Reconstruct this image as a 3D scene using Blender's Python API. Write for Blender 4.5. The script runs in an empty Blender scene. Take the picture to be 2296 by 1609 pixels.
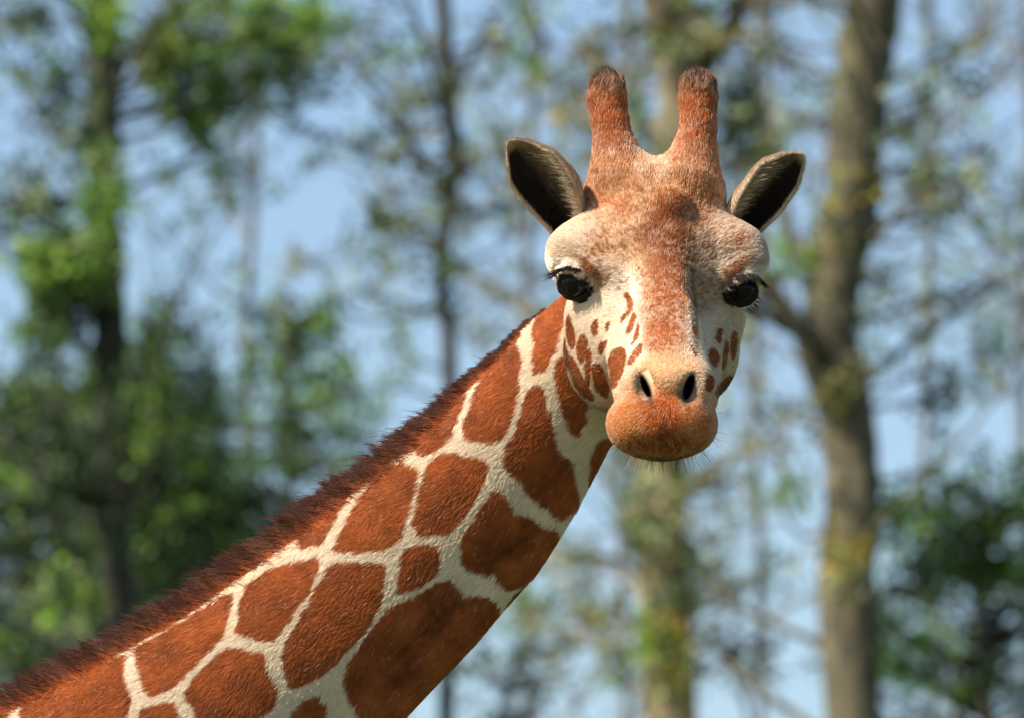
import bpy, math, random
import numpy as np
from mathutils import Vector, Matrix

random.seed(7)
rng = np.random.default_rng(11)
scene = bpy.context.scene
COL = scene.collection
R = math.radians

# ------------------------------------------------------------------ camera, sky, sun, exposure
FOCUS = 12.0                    # metres from the lens to the giraffe's eyes
HEAD_Z = 3.62                   # height of the picture's centre at the giraffe
PITCH = R(8.5)                  # the camera looks slightly up
K = 1.44 / 2296.0               # metres per unit: the giraffe is modelled in units of 0.627 mm
D_U = FOCUS / K

cam_data = bpy.data.cameras.new("camera")
cam = bpy.data.objects.new("camera", cam_data)
COL.objects.link(cam)
scene.camera = cam
cam.location = (0, 0, HEAD_Z - FOCUS * math.sin(PITCH))
cam.rotation_euler = (math.pi / 2 + PITCH, 0, 0)
cam_data.sensor_width = 36
cam_data.lens = 36 * FOCUS / 1.44
cam_data.clip_start = 0.1
cam_data.clip_end = 3000
cam_data.dof.use_dof = True
cam_data.dof.focus_distance = FOCUS - 0.02
cam_data.dof.aperture_fstop = 8.5
cam_data.dof.aperture_blades = 0

SUN_TO = Vector((-0.62, -0.31, 0.72)).normalized()      # towards the sun
SUN_EL = math.asin(SUN_TO.z)
SUN_AZ = math.atan2(SUN_TO.x, SUN_TO.y)
world = bpy.data.worlds.new("World")
scene.world = world
world.use_nodes = True
wn = world.node_tree
bg = wn.nodes["Background"]
sky = wn.nodes.new("ShaderNodeTexSky")
sky.sky_type = 'NISHITA'
sky.sun_disc = False
sky.sun_elevation = SUN_EL
sky.sun_rotation = SUN_AZ
sky.altitude = 0
sky.air_density = 1.0
sky.dust_density = 1.4
sky.ozone_density = 2.6
wn.links.new(sky.outputs[0], bg.inputs[0])
bg.inputs[1].default_value = 0.093

sun_data = bpy.data.lights.new("sun", 'SUN')
sun = bpy.data.objects.new("sun", sun_data)
COL.objects.link(sun)
sun_data.energy = 5.0
sun_data.angle = R(0.5)
sun_data.color = (1.0, 0.92, 0.80)
sun.rotation_euler = SUN_TO.to_track_quat('Z', 'Y').to_euler()
sun.location = (-6, -6, 20)

scene.view_settings.view_transform = 'Standard'
scene.view_settings.look = 'None'
scene.view_settings.gamma = 1
scene.view_settings.use_curve_mapping = False
scene.view_settings.exposure = 0.92
scene.cycles.use_denoising = True
scene.cycles.max_bounces = 8
scene.cycles.transparent_max_bounces = 8
scene.cycles_curves.shape = 'RIBBONS'
scene.cycles_curves.subdivisions = 1

# giraffe units -> world
G2W = Matrix.Translation(cam.location) @ Matrix.Rotation(PITCH, 4, 'X') @ Matrix.Translation((0, FOCUS, 0)) @ Matrix.Scale(K, 4)
G2W_np = np.array(G2W)
W2G = G2W.inverted()

def to_world(p):
    p = np.asarray(p, dtype=np.float64)
    return p @ G2W_np[:3, :3].T + G2W_np[:3, 3]

def world_at(px, py, dist):
    """point seen at (px, py) of the 2296 x 1609 picture plan, at a distance along the view axis"""
    s = dist / FOCUS
    v = G2W @ Vector(((px - 1148) * s, (dist - FOCUS) / K, (804.5 - py) * s))
    return v

# ------------------------------------------------------------------ helpers
def tag(o, label=None, cat=None, group=None, kind=None):
    if label: o["label"] = label
    if cat: o["category"] = cat
    if group: o["group"] = group
    if kind: o["kind"] = kind
    return o

def empty(name, loc, rz=0.0):
    o = bpy.data.objects.new(name, None)
    COL.objects.link(o)
    o.location = loc
    o.rotation_euler = (0, 0, rz)
    o.empty_display_size = 0.2
    return o

def mesh_obj(name, verts, faces, mat=None, parent=None, smooth=True, tint=None):
    me = bpy.data.meshes.new(name)
    verts = np.asarray(verts, dtype=np.float32)
    if isinstance(faces, np.ndarray):
        nf, k = faces.shape
        me.vertices.add(len(verts)); me.vertices.foreach_set("co", verts.ravel())
        me.loops.add(nf * k); me.loops.foreach_set("vertex_index", faces.astype(np.int32).ravel())
        me.polygons.add(nf)
        me.polygons.foreach_set("loop_start", np.arange(0, nf * k, k, dtype=np.int32))
        me.update(calc_edges=True)
    else:
        me.from_pydata([tuple(v) for v in verts.tolist()], [], faces)
    me.polygons.foreach_set("use_smooth", np.full(len(me.polygons), smooth))
    if tint is not None:
        a = me.attributes.new("tint", 'FLOAT_COLOR', 'POINT')
        c = np.ones((len(verts), 4), dtype=np.float32); c[:, :3] = tint
        a.data.foreach_set("color", c.ravel())
    me.update()
    if mat: me.materials.append(mat)
    o = bpy.data.objects.new(name, me)
    COL.objects.link(o)
    if parent: attach(o, parent)
    return o

def attach(o, parent):
    """parent o (built in world coordinates) without moving it"""
    o.parent = parent
    M = Matrix.Translation(parent.location) @ parent.rotation_euler.to_matrix().to_4x4()
    o.matrix_parent_inverse = M.inverted()

def hair_obj(name, pts, radius, tint, mat, parent):
    """pts (n, k, 3) world; radius (n, k); tint (n, 3) or (n, k, 3)"""
    n, k, _ = pts.shape
    hc = bpy.data.hair_curves.new(name)
    hc.add_curves([k] * n)
    hc.attributes["position"].data.foreach_set("vector", pts.astype(np.float32).ravel())
    ra = hc.attributes.get("radius") or hc.attributes.new("radius", 'FLOAT', 'POINT')
    ra.data.foreach_set("value", radius.astype(np.float32).ravel())
    if tint.ndim == 2:
        a = hc.attributes.new("tint", 'FLOAT_COLOR', 'CURVE')
        c = np.ones((n, 4), dtype=np.float32); c[:, :3] = tint
    else:
        a = hc.attributes.new("tint", 'FLOAT_COLOR', 'POINT')
        c = np.ones((n, k, 4), dtype=np.float32); c[:, :, :3] = tint
    a.data.foreach_set("color", c.ravel())
    hc.materials.append(mat)
    o = bpy.data.objects.new(name, hc)
    COL.objects.link(o)
    attach(o, parent)
    return o

def srgb(r, g, b, f=1.0):
    c = np.array([r, g, b], dtype=np.float64) / 255.0
    return (np.where(c <= 0.04045, c / 12.92, ((c + 0.055) / 1.055) ** 2.4) * f)

def _hash(ix, iy, iz, seed):
    h = (ix.astype(np.int64) * 374761393 + iy.astype(np.int64) * 668265263 + iz.astype(np.int64) * 2147483647 + seed * 1274126177) & 0xFFFFFFFF
    h = ((h ^ (h >> 13)) * 1274126177) & 0xFFFFFFFF
    h = (h ^ (h >> 16)) & 0xFFFFFFFF
    return h.astype(np.float64) / 4294967295.0

def vnoise(p, freq, seed=0):
    q = p * freq
    i = np.floor(q).astype(np.int64)
    f = q - i
    f = f * f * (3 - 2 * f)
    out = 0
    for a in (0, 1):
        for b in (0, 1):
            for c in (0, 1):
                w = (f[:, 0] if a else 1 - f[:, 0]) * (f[:, 1] if b else 1 - f[:, 1]) * (f[:, 2] if c else 1 - f[:, 2])
                out = out + w * _hash(i[:, 0] + a, i[:, 1] + b, i[:, 2] + c, seed)
    return out * 2 - 1

# ------------------------------------------------------------------ giraffe form as a distance field (giraffe units)
def P(px, py, d):
    s = 1 + d / D_U
    return np.array([(px - 1148) * s, d, (804.5 - py) * s], dtype=np.float32)

def plan(p):
    s = 1 + p[:, 1] / D_U
    return p[:, 0] / s + 1148, 804.5 - p[:, 2] / s

def s_cone(p, a, b, ra, rb):
    ab = b - a
    t = np.clip(((p - a) @ ab) / float(ab @ ab), 0, 1)
    q = p - a - t[:, None] * ab
    return np.sqrt(np.einsum('ij,ij->i', q, q)) - (ra + (rb - ra) * t)

def s_ell(p, c, r, ang=0.0):
    q = p - c
    if ang:
        ca, sa = math.cos(R(ang)), math.sin(R(ang))
        x = q[:, 0] * ca + q[:, 2] * sa
        z = -q[:, 0] * sa + q[:, 2] * ca
        q = np.stack([x, q[:, 1], z], 1)
    r = np.array([r[0], r[2], r[1]], dtype=np.float32)     # given as (wide, high, deep)
    qa = q / r
    k0 = np.sqrt(np.einsum('ij,ij->i', qa, qa))
    qb = qa / r
    k1 = np.sqrt(np.einsum('ij,ij->i', qb, qb)) + 1e-9
    return k0 * (k0 - 1) / k1

def smin(a, b, k):
    h = np.maximum(k - np.abs(a - b), 0) / k
    return np.minimum(a, b) - h * h * k * 0.25

def smax(a, b, k):
    h = np.maximum(k - np.abs(a - b), 0) / k
    return np.maximum(a, b) + h * h * k * 0.25

# ('c', a, b, ra, rb, k) round cones   ('e', centre, radii, angle, k) ellipsoids
HEAD = [
    ('e', P(1468, 522, 150), (150, 146, 150), 0, 30),
    ('c', P(1468, 470, 130), P(1478, 630, 50), 106, 112, 36),
    ('c', P(1388, 452, 135), P(1552, 458, 135), 70, 68, 22),
    ('e', P(1474, 560, 90), (214, 80, 122), 2, 60),        # brow plate
    ('e', P(1385, 628, 62), (66, 66, 92), 0, 60),
    ('e', P(1570, 636, 66), (62, 64, 92), 0, 60),
    ('e', P(1296, 566, 66), (58, 44, 52), 24, 100),         # left orbit
    ('e', P(1656, 582, 66), (54, 44, 52), -24, 100),        # right orbit
    ('c', P(1330, 700, 70), P(1400, 724, 20), 58, 80, 40),  # cheek bones
    ('c', P(1622, 705, 100), P(1566, 724, 60), 46, 70, 40),
    ('e', P(1374, 790, 130), (108, 134, 160), 6, 50),      # jaw muscles
    ('e', P(1556, 788, 130), (99, 122, 160), -6, 50),
    ('c', P(1482, 600, 8), P(1492, 832, -312), 70, 58, 30),    # bridge of the nose
    ('c', P(1428, 705, 44), P(1440, 890, -240), 82, 60, 34),
    ('c', P(1548, 710, 100), P(1551, 890, -205), 76, 56, 30),
    ('c', P(1468, 850, 60), P(1484, 955, -290), 78, 62, 40),    # lower jaw
    ('c', P(1474, 735, -190), P(1440, 852, -345), 56, 46, 44),  # flaring sides of the nose
    ('c', P(1506, 735, -190), P(1552, 858, -345), 54, 44, 44),
    ('e', P(1497, 862, -348), (80, 50, 78), 0, 34),
    ('e', P(1440, 864, -350), (36, 52, 58), 14, 22),       # nostril wings
    ('e', P(1556, 872, -350), (33, 54, 58), -14, 22),
    ('e', P(1484, 949, -362), (113, 81, 98), 0, 26),      # upper lip and chin
    ('e', P(1424, 950, -350), (57, 56, 88), -22, 26),
    ('e', P(1545, 948, -350), (56, 58, 88), 22, 26),
    ('c', P(1394, 408, 140), P(1371, 292, 170), 72, 36, 44),   # ossicones
    ('c', P(1371, 292, 170), P(1362, 230, 197), 36, 39, 14),
    ('e', P(1361, 210, 204), (34, 36, 34), 0, 16),
    ('c', P(1546, 408, 140), P(1565, 292, 170), 70, 35, 44),
    ('c', P(1565, 292, 170), P(1565, 228, 197), 35, 39, 14),
    ('e', P(1565, 208, 204), (34, 36, 34), 0, 16),
    ('e', P(1505, 458, 12), (28, 34, 30), 14, 34),            # the small bump on the forehead
    ('c', P(1262, 568, 16), P(1326, 604, -14), 17, 12, 34),     # brow rims
    ('c', P(1692, 582, 20), P(1632, 616, -12), 17, 12, 34),
]
EYE_L, EYE_R = P(1290, 633, 10), P(1662, 648, 12)
RE_L, RE_R = 34, 32
SUBS = [
    ('e', P(1282, 634, -22), (44, 40, 62), 0, 10),
    ('e', P(1671, 650, -20), (42, 41, 62), 0, 10),
    ('e', P(1439, 860, -426), (20, 36, 30), 22, 16),      # nostril funnels
    ('e', P(1551, 866, -424), (20, 38, 28), -20, 16),
    ('e', P(1448, 868, -404), (6, 24, 70), 24, 7),
    ('e', P(1544, 868, -404), (8.5, 28, 70), -17, 7),
]
def lid_ring(eye, rad, pts, k):
    """eyelids: a rim that lies on the eyeball"""
    out = []
    q = []
    for px, py, r in pts:
        v = np.array([(px - 1148) - eye[0], 0, (804.5 - py) - eye[2]], dtype=float)
        l = np.hypot(v[0], v[2])
        if l > rad + 1: v *= (rad + 1) / l; l = rad + 1
        v[1] = -math.sqrt(max((rad + 1) ** 2 - l * l, 0))
        q.append((np.array(eye + v, dtype=np.float32), r))
    for i in range(len(q)):
        a, b = q[i], q[(i + 1) % len(q)]
        out.append(('c', a[0], b[0], a[1], b[1], k))
    return out
LIDS = lid_ring(EYE_L, RE_L, [(1250, 628, 8), (1257, 612, 12), (1279, 605, 15), (1302, 615, 14), (1316, 632, 10), (1325, 648, 6), (1312, 665, 7), (1292, 673, 7), (1268, 671, 7), (1254, 652, 7)], 12) \
     + lid_ring(EYE_R, RE_R, [(1700, 640, 8), (1694, 625, 12), (1672, 619, 15), (1650, 630, 14), (1638, 647, 10), (1630, 662, 6), (1643, 680, 7), (1662, 687, 7), (1684, 684, 7), (1696, 666, 7)], 12)
# neck: centre line, half height in the picture plan, half thickness in depth
ND = 285
NECK_PTS = [(1385, 722, 130, 120), (1288, 842, 150, 112), (1170, 982, 168, 112), (1046, 1125, 191, 116),
            (880, 1281, 214, 126), (686, 1447, 234, 140), (492, 1598, 250, 158), (302, 1748, 290, 188),
            (40, 1960, 380, 230), (-260, 2230, 450, 260)]
NECK_C = [P(x, y, ND - 40 if i == 0 else ND) for i, (x, y, a, b) in enumerate(NECK_PTS)]
TRACHEA = [(1328, 938, 60), (1246, 1106, 60), (1150, 1248, 64), (1016, 1390, 73), (860, 1538, 84), (690, 1690, 92), (450, 1880, 110), (150, 2110, 130)]

def sdf_head(p):
    out = None
    for h in HEAD:
        v = s_cone(p, h[1], h[2], h[3], h[4]) if h[0] == 'c' else s_ell(p, h[1], h[2], h[3])
        out = v if out is None else smin(out, v, h[-1])
    for h in SUBS:
        v = s_ell(p, h[1], h[2], h[3])
        out = smax(out, -v, h[-1])
    for h in LIDS:
        out = smin(out, s_cone(p, h[1], h[2], h[3], h[4]), h[-1])
    return out

def sdf_neck(p):
    out = None
    for i in range(len(NECK_C) - 1):
        a, b = NECK_C[i], NECK_C[i + 1]
        ha, ta = NECK_PTS[i][2:]
        hb, tb = NECK_PTS[i + 1][2:]
        ab = b - a
        t = np.clip(((p - a) @ ab) / float(ab @ ab), 0, 1)
        q = p - a - t[:, None] * ab
        hh = ha + (hb - ha) * t
        tt = ta + (tb - ta) * t
        dp = np.sqrt(q[:, 0] ** 2 + q[:, 2] ** 2 + 1e-6)
        m = np.sqrt((dp / hh) ** 2 + (q[:, 1] / tt) ** 2)
        g = np.sqrt((dp / hh ** 2) ** 2 + (q[:, 1] / tt ** 2) ** 2) + 1e-9
        v = m * (m - 1) / g
        out = v if out is None else smin(out, v, 30)
    tr = None
    for i in range(len(TRACHEA) - 1):
        a, b = TRACHEA[i], TRACHEA[i + 1]
        v = s_cone(p, P(a[0], a[1], ND - 12), P(b[0], b[1], ND - 12), a[2], b[2])
        tr = v if tr is None else np.minimum(tr, v)
    out = smin(out, tr, 20)
    # shallow muscle relief along the neck
    out = out + 2.5 * vnoise(p.astype(np.float64), 1 / 150.0, 5).astype(np.float32)
    return out

def sdf(p):
    return smin(sdf_head(p), sdf_neck(p), 7)

# body and legs, in world metres relative to the ground below the picture's centre, then to giraffe units
def W(x, y, z):
    v = W2G @ Vector((x, cam.location.y + FOCUS + y, z))
    return np.array(v, dtype=np.float32)
mK = 1 / K
BODY = [
    ('e', W(-1.55, 0.18, 2.30), (0.72 * mK, 0.46 * mK, 0.34 * mK), -14, 200),
    ('e', W(-1.02, 0.18, 2.36), (0.40 * mK, 0.56 * mK, 0.31 * mK), 10, 200),
    ('e', W(-2.05, 0.18, 2.12), (0.38 * mK, 0.42 * mK, 0.30 * mK), 0, 200),
    ('c', W(-0.55, 0.18, 2.75), W(-1.0, 0.18, 2.5), 0.30 * mK, 0.40 * mK, 200),
]
for lx, ly in ((-0.95, 0.02), (-0.80, 0.34)):
    BODY += [('c', W(lx, ly, 2.1), W(lx + 0.02, ly, 1.12), 0.15 * mK, 0.085 * mK, 90),
             ('c', W(lx + 0.02, ly, 1.12), W(lx, ly, 0.30), 0.082 * mK, 0.050 * mK, 30),
             ('c', W(lx, ly, 0.30), W(lx + 0.05, ly, 0.10), 0.056 * mK, 0.062 * mK, 30),
             ('e', W(lx + 0.06, ly, 0.075), (0.10 * mK, 0.072 * mK, 0.075 * mK), 0, 30)]
for lx, ly in ((-2.12, 0.02), (-2.25, 0.34)):
    BODY += [('c', W(lx, ly, 2.0), W(lx + 0.10, ly, 1.55), 0.22 * mK, 0.14 * mK, 90),
             ('c', W(lx + 0.10, ly, 1.55), W(lx - 0.14, ly, 0.95), 0.13 * mK, 0.07 * mK, 40),
             ('c', W(lx - 0.14, ly, 0.95), W(lx - 0.05, ly, 0.28), 0.065 * mK, 0.048 * mK, 30),
             ('c', W(lx - 0.05, ly, 0.28), W(lx + 0.0, ly, 0.10), 0.054 * mK, 0.060 * mK, 30),
             ('e', W(lx + 0.02, ly, 0.075), (0.10 * mK, 0.072 * mK, 0.075 * mK), 0, 30)]
TAIL = [('c', W(-2.38, 0.18, 2.25), W(-2.50, 0.18, 1.75), 0.05 * mK, 0.03 * mK, 40),
        ('c', W(-2.50, 0.18, 1.75), W(-2.50, 0.18, 1.30), 0.03 * mK, 0.02 * mK, 20)]

def sdf_body(p):
    out = None
    for h in BODY + TAIL:
        v = s_cone(p, h[1], h[2], h[3], h[4]) if h[0] == 'c' else s_ell(p, h[1], h[2], h[3])
        out = v if out is None else smin(out, v, h[-1])
    return smin(out, sdf_neck(p) + 8, 160)

def surface_net(f, lo, hi, h, slack=1.8, B=8):
    """quads of the zero surface of f on a sparse grid"""
    lo = np.array(lo, dtype=np.float32); hi = np.array(hi, dtype=np.float32)
    nb = np.ceil((hi - lo) / (h * B)).astype(int)
    n = nb * B + 1
    ci = np.stack(np.meshgrid(*[np.arange(k) for k in nb], indexing='ij'), -1).reshape(-1, 3)
    cc = lo + (ci + 0.5) * (B * h)
    v = np.concatenate([f(cc[i:i + 60000].astype(np.float32)) for i in range(0, len(cc), 60000)])
    half = B * h * 0.5 * math.sqrt(3)
    G = np.empty(tuple(n), dtype=np.float32)
    sg = np.where(v > 0, 1000.0, -1000.0).astype(np.float32).reshape(tuple(nb))
    big = np.repeat(np.repeat(np.repeat(sg, B, 0), B, 1), B, 2)
    G[:-1, :-1, :-1] = big
    G[-1] = 1000; G[:, -1] = 1000; G[:, :, -1] = 1000
    act = ci[np.abs(v) < half * slack]
    off = np.stack(np.meshgrid(*[np.arange(B + 1)] * 3, indexing='ij'), -1).reshape(-1, 3)
    for i in range(0, len(act), 400):
        idx = (act[i:i + 400, None, :] * B + off[None]).reshape(-1, 3)
        val = f((lo + idx * h).astype(np.float32))
        G[idx[:, 0], idx[:, 1], idx[:, 2]] = val
    S = G < 0
    # cells with a sign change
    cnt = np.zeros(tuple(n - 1), dtype=np.int8)
    for a in (0, 1):
        for b in (0, 1):
            for c in (0, 1):
                cnt += S[a:n[0] - 1 + a, b:n[1] - 1 + b, c:n[2] - 1 + c]
    mask = (cnt > 0) & (cnt < 8)
    cells = np.argwhere(mask)
    vid = np.full(mask.shape, -1, dtype=np.int64)
    vid[mask] = np.arange(len(cells))
    acc = np.zeros((len(cells), 3)); wt = np.zeros(len(cells))
    corners = [(a, b, c) for a in (0, 1) for b in (0, 1) for c in (0, 1)]
    for i, c0 in enumerate(corners):
        for c1 in corners[i + 1:]:
            if sum(abs(x - y) for x, y in zip(c0, c1)) != 1: continue
            g0 = G[cells[:, 0] + c0[0], cells[:, 1] + c0[1], cells[:, 2] + c0[2]]
            g1 = G[cells[:, 0] + c1[0], cells[:, 1] + c1[1], cells[:, 2] + c1[2]]
            m = (g0 < 0) != (g1 < 0)
            t = np.where(m, g0 / np.where(m, g0 - g1, 1), 0)
            pt = np.array(c0) + t[:, None] * (np.array(c1) - np.array(c0))
            acc[m] += pt[m]; wt[m] += 1
    V = lo + (cells + acc / wt[:, None]) * h
    F = []
    for ax in range(3):
        a1, a2 = (ax + 1) % 3, (ax + 2) % 3
        s0 = np.take(S, range(0, n[ax] - 1), axis=ax); s1 = np.take(S, range(1, n[ax]), axis=ax)
        e = np.argwhere(s0 != s1)
        e = e[(e[:, a1] > 0) & (e[:, a2] > 0) & (e[:, a1] < n[a1] - 1) & (e[:, a2] < n[a2] - 1)]
        flip = S[e[:, 0], e[:, 1], e[:, 2]]
        def cid(o1, o2):
            q = e.copy(); q[:, a1] -= o1; q[:, a2] -= o2
            return vid[q[:, 0], q[:, 1], q[:, 2]]
        quad = np.stack([cid(1, 1), cid(0, 1), cid(0, 0), cid(1, 0)], 1)
        quad[~flip] = quad[~flip][:, ::-1]
        F.append(quad)
    return V, np.concatenate(F)

def grad(f, p, e=2.0):
    k = np.array([[1, -1, -1], [-1, -1, 1], [-1, 1, -1], [1, 1, 1]], dtype=np.float32)
    g = sum(ki[None] * f((p + ki * e).astype(np.float32))[:, None] for ki in k)
    return g / (4 * e)

def project(f, p, it=2):
    for _ in range(it):
        g = grad(f, p)
        v = f(p.astype(np.float32))
        p = p - (v / np.maximum((g * g).sum(1), 0.05))[:, None] * g
    return p

# ------------------------------------------------------------------ coat pattern
def zpoly(ox, oy, s, pts): return np.array([(ox + x * s, oy + y * s) for x, y in pts])
def Z2(*p): return zpoly(1165.9, 538.1, 0.33438, p)
def Z3(*p): return zpoly(717.6, 598.0, 0.3716, p)
def Z4(*p): return zpoly(0.0, 1016.5, 0.3683, p)
def Z5(*p): return zpoly(597.9, 1106.1, 0.3125, p)
def Z6(*p): return zpoly(1076.4, 493.4, 0.2509, p)
def Z0(*p): return zpoly(0, 0, 1, p)
NECK_PATCHES = [
    Z3((1445, 60), (1520, 60), (1500, 200), (1475, 360), (1400, 540), (1370, 640), (1300, 660), (1270, 600), (1295, 480), (1270, 400), (1330, 260), (1400, 130)),
    Z3((1275, 320), (1225, 378), (1190, 398), (1130, 450), (1090, 430), (1230, 290)),
    Z3((1190, 465), (1215, 540), (1200, 690), (1180, 850), (1130, 1000), (1090, 1060), (1040, 1075), (930, 1065), (850, 1045), (860, 960), (930, 760), (990, 640), (980, 590), (1060, 480), (1140, 455)),
    Z3((890, 740), (870, 830), (800, 1000), (760, 1080), (620, 1160), (585, 1140), (555, 1090), (500, 1080), (660, 860), (920, 640), (950, 650)),
    Z3((1350, 740), (1370, 860), (1400, 960), (1410, 1060), (1460, 1150), (1520, 1180), (1530, 1260), (1550, 1380), (1560, 1440), (1490, 1500), (1440, 1525), (1380, 1480), (1250, 1380), (1180, 1280), (1120, 1240), (1100, 1130), (1180, 1000), (1215, 900), (1240, 780), (1290, 735)),
    Z3((1450, 560), (1480, 560), (1540, 640), (1620, 800), (1595, 960), (1550, 1040), (1490, 990), (1460, 900), (1440, 780), (1405, 700), (1420, 600)),
    Z3((1660, 1050), (1850, 1000), (1850, 1100), (1780, 1200), (1660, 1370), (1612, 1370), (1620, 1200)),
    Z0((885, 1040), (940, 1050), (935, 1090), (915, 1150), (895, 1225), (830, 1240), (752, 1240), (746, 1226), (768, 1179), (789, 1138), (818, 1098), (850, 1055)),
    Z0((962, 1035), (1000, 1015), (1090, 1032), (1095, 1060), (1070, 1120), (1020, 1190), (1005, 1203), (920, 1203), (930, 1130), (945, 1075)),
    Z4((1795, 598), (1830, 500), (2120, 230), (2140, 240), (2080, 340), (2010, 460), (1960, 565), (1900, 578)),
    Z4((1500, 800), (1620, 720), (1760, 670), (1930, 635), (1950, 680), (1930, 760), (1850, 900), (1760, 1020), (1690, 1120), (1650, 1150), (1560, 1140), (1420, 1105), (1450, 1020), (1450, 920), (1475, 860)),
    Z5((440, 530), (520, 505), (720, 500), (850, 515), (860, 550), (840, 640), (820, 800), (780, 890), (640, 1080), (560, 1160), (470, 1260), (330, 1350), (195, 1410), (150, 1370), (110, 1230), (110, 1100), (200, 950), (300, 780), (380, 620)),
    Z5((985, 410), (1040, 385), (1150, 370), (1200, 385), (1260, 460), (1230, 570), (1180, 620), (1100, 680), (1000, 720), (930, 745), (930, 620), (960, 540), (955, 440)),
    Z5((1590, 20), (1640, -5), (1690, 20), (1760, 120), (1770, 170), (1800, 165), (1900, 190), (1960, 240), (2090, 290), (2075, 380), (1990, 520), (1880, 630), (1730, 700), (1640, 650), (1640, 570), (1580, 600), (1500, 570), (1430, 550), (1390, 490), (1400, 410), (1390, 350), (1450, 260), (1540, 110)),
    Z5((1270, 630), (1330, 650), (1400, 770), (1510, 745), (1640, 800), (1660, 900), (1625, 1010), (1490, 1160), (1330, 1290), (1190, 1400), (1120, 1480), (1020, 1580), (960, 1640), (680, 1640), (630, 1520), (560, 1430), (570, 1260), (640, 1150), (720, 1020), (820, 900), (880, 820), (990, 790), (1120, 720)),
    Z5((1700, 830), (1760, 730), (1900, 640), (2020, 620), (1800, 900), (1620, 1090), (1680, 930)),
    Z5((1560, 1200), (1400, 1310), (1200, 1470), (1040, 1640), (1300, 1640), (1500, 1400)),
    Z4((820, 1180), (1100, 1030), (1430, 830), (1410, 900), (1390, 1000), (1350, 1130), (1270, 1210), (1150, 1330), (1060, 1430), (960, 1470), (890, 1490), (850, 1400), (820, 1270)),
    Z4((1370, 1190), (1440, 1185), (1500, 1210), (1620, 1220), (1620, 1320), (1680, 1440), (1700, 1500), (1650, 1560), (1580, 1640), (1190, 1640), (1180, 1550), (1110, 1480), (1150, 1400), (1250, 1290)),
    Z4((750, 1220), (760, 1290), (740, 1350), (790, 1470), (800, 1530), (750, 1640), (120, 1640), (110, 1560), (150, 1500), (300, 1440), (500, 1320)),
    Z4((830, 1640), (840, 1570), (940, 1530), (1030, 1510), (1080, 1570), (1100, 1640)),
    Z5((180, 1550), (290, 1470), (400, 1455), (370, 1500), (440, 1530), (410, 1600), (400, 1680), (160, 1680)),
    Z4((-60, 1570), (20, 1556), (60, 1545), (45, 1640), (-60, 1660)),
]
# throat-side dark seam and the orange fringe under the mane
CREST = np.array([(1262, 640), (1200, 712), (1130, 785), (1050, 865), (980, 930), (900, 996), (800, 1076), (700, 1146), (600, 1216), (500, 1286), (400, 1357), (300, 1416), (200, 1470), (100, 1524), (0, 1575), (-150, 1660), (-400, 1800)], dtype=float)
HEAD_SPOTS = [
    Z6((790, 850), (820, 900), (860, 1020), (850, 1110), (820, 1140), (795, 1060), (780, 950)),
    Z6((750, 1040), (780, 1100), (790, 1220), (785, 1330), (765, 1290), (745, 1150)),
    Z6((900, 1060), (930, 1035), (955, 1060), (965, 1110), (945, 1200), (915, 1280), (885, 1210), (870, 1140)),
    Z6((975, 1165), (1000, 1210), (1005, 1290), (985, 1370), (985, 1500), (955, 1440), (945, 1300), (950, 1220)),
    Z6((1040, 1285), (1080, 1310), (1115, 1380), (1150, 1500), (1140, 1570), (1080, 1540), (1035, 1480), (1015, 1390), (1020, 1330)),
    Z6((800, 1215), (850, 1240), (890, 1310), (930, 1400), (980, 1500), (1030, 1590), (950, 1580), (880, 1500), (830, 1400), (790, 1300)),
    Z6((1190, 1170), (1240, 1150), (1300, 1160), (1312, 1230), (1300, 1310), (1260, 1400), (1215, 1500), (1180, 1480), (1175, 1400), (1165, 1300), (1150, 1290)),
    Z6((1070, 1120), (1110, 1080), (1150, 1085), (1125, 1140), (1090, 1195), (1055, 1160)),
    Z6((1010, 920), (1050, 890), (1062, 950), (1055, 1020), (1025, 1030), (1000, 970)),
    Z6((1130, 930), (1165, 910), (1155, 970), (1125, 1000)),
    Z6((1290, 680), (1320, 655), (1365, 700), (1375, 750), (1350, 800), (1320, 780), (1330, 740)),
    Z6((1350, 800), (1370, 815), (1330, 860), (1295, 890), (1270, 930), (1275, 870), (1320, 820)),
    Z6((1370, 840), (1400, 870), (1385, 930), (1360, 990), (1330, 1010), (1320, 990), (1350, 900)),
    Z6((1405, 930), (1425, 960), (1420, 1040), (1370, 1110), (1350, 1110), (1380, 1040)),
    Z6((1400, 1140), (1440, 1120), (1445, 1180), (1400, 1240), (1340, 1300), (1335, 1240)),
    Z2((1155, 560), (1180, 600), (1185, 670), (1160, 620)),
    Z2((1130, 690), (1160, 720), (1190, 800), (1165, 770)),
    Z2((1260, 740), (1310, 740), (1330, 790), (1300, 860), (1270, 820)),
    Z2((1310, 600), (1350, 600), (1340, 690), (1310, 680)),
    Z2((1370, 680), (1395, 700), (1380, 820), (1350, 860), (1350, 780)),
    Z2((1410, 620), (1460, 640), (1430, 800), (1405, 760)),
    Z2((1240, 920), (1290, 910), (1290, 990), (1250, 1020)),
    Z2((1330, 960), (1410, 900), (1400, 990), (1330, 1060), (1310, 1020)),
]

def in_poly(x, y, poly):
    r = np.zeros(len(x), dtype=bool)
    lo, hi = poly.min(0), poly.max(0)
    m = (x > lo[0]) & (x < hi[0]) & (y > lo[1]) & (y < hi[1])
    xs, ys = x[m], y[m]
    ins = np.zeros(len(xs), dtype=bool)
    j = len(poly) - 1
    for i in range(len(poly)):
        x0, y0 = poly[i]; x1, y1 = poly[j]
        if y0 != y1:
            c = ((y0 > ys) != (y1 > ys)) & (xs < (x1 - x0) * (ys - y0) / (y1 - y0) + x0)
            ins ^= c
        j = i
    r[m] = ins
    return r

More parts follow.
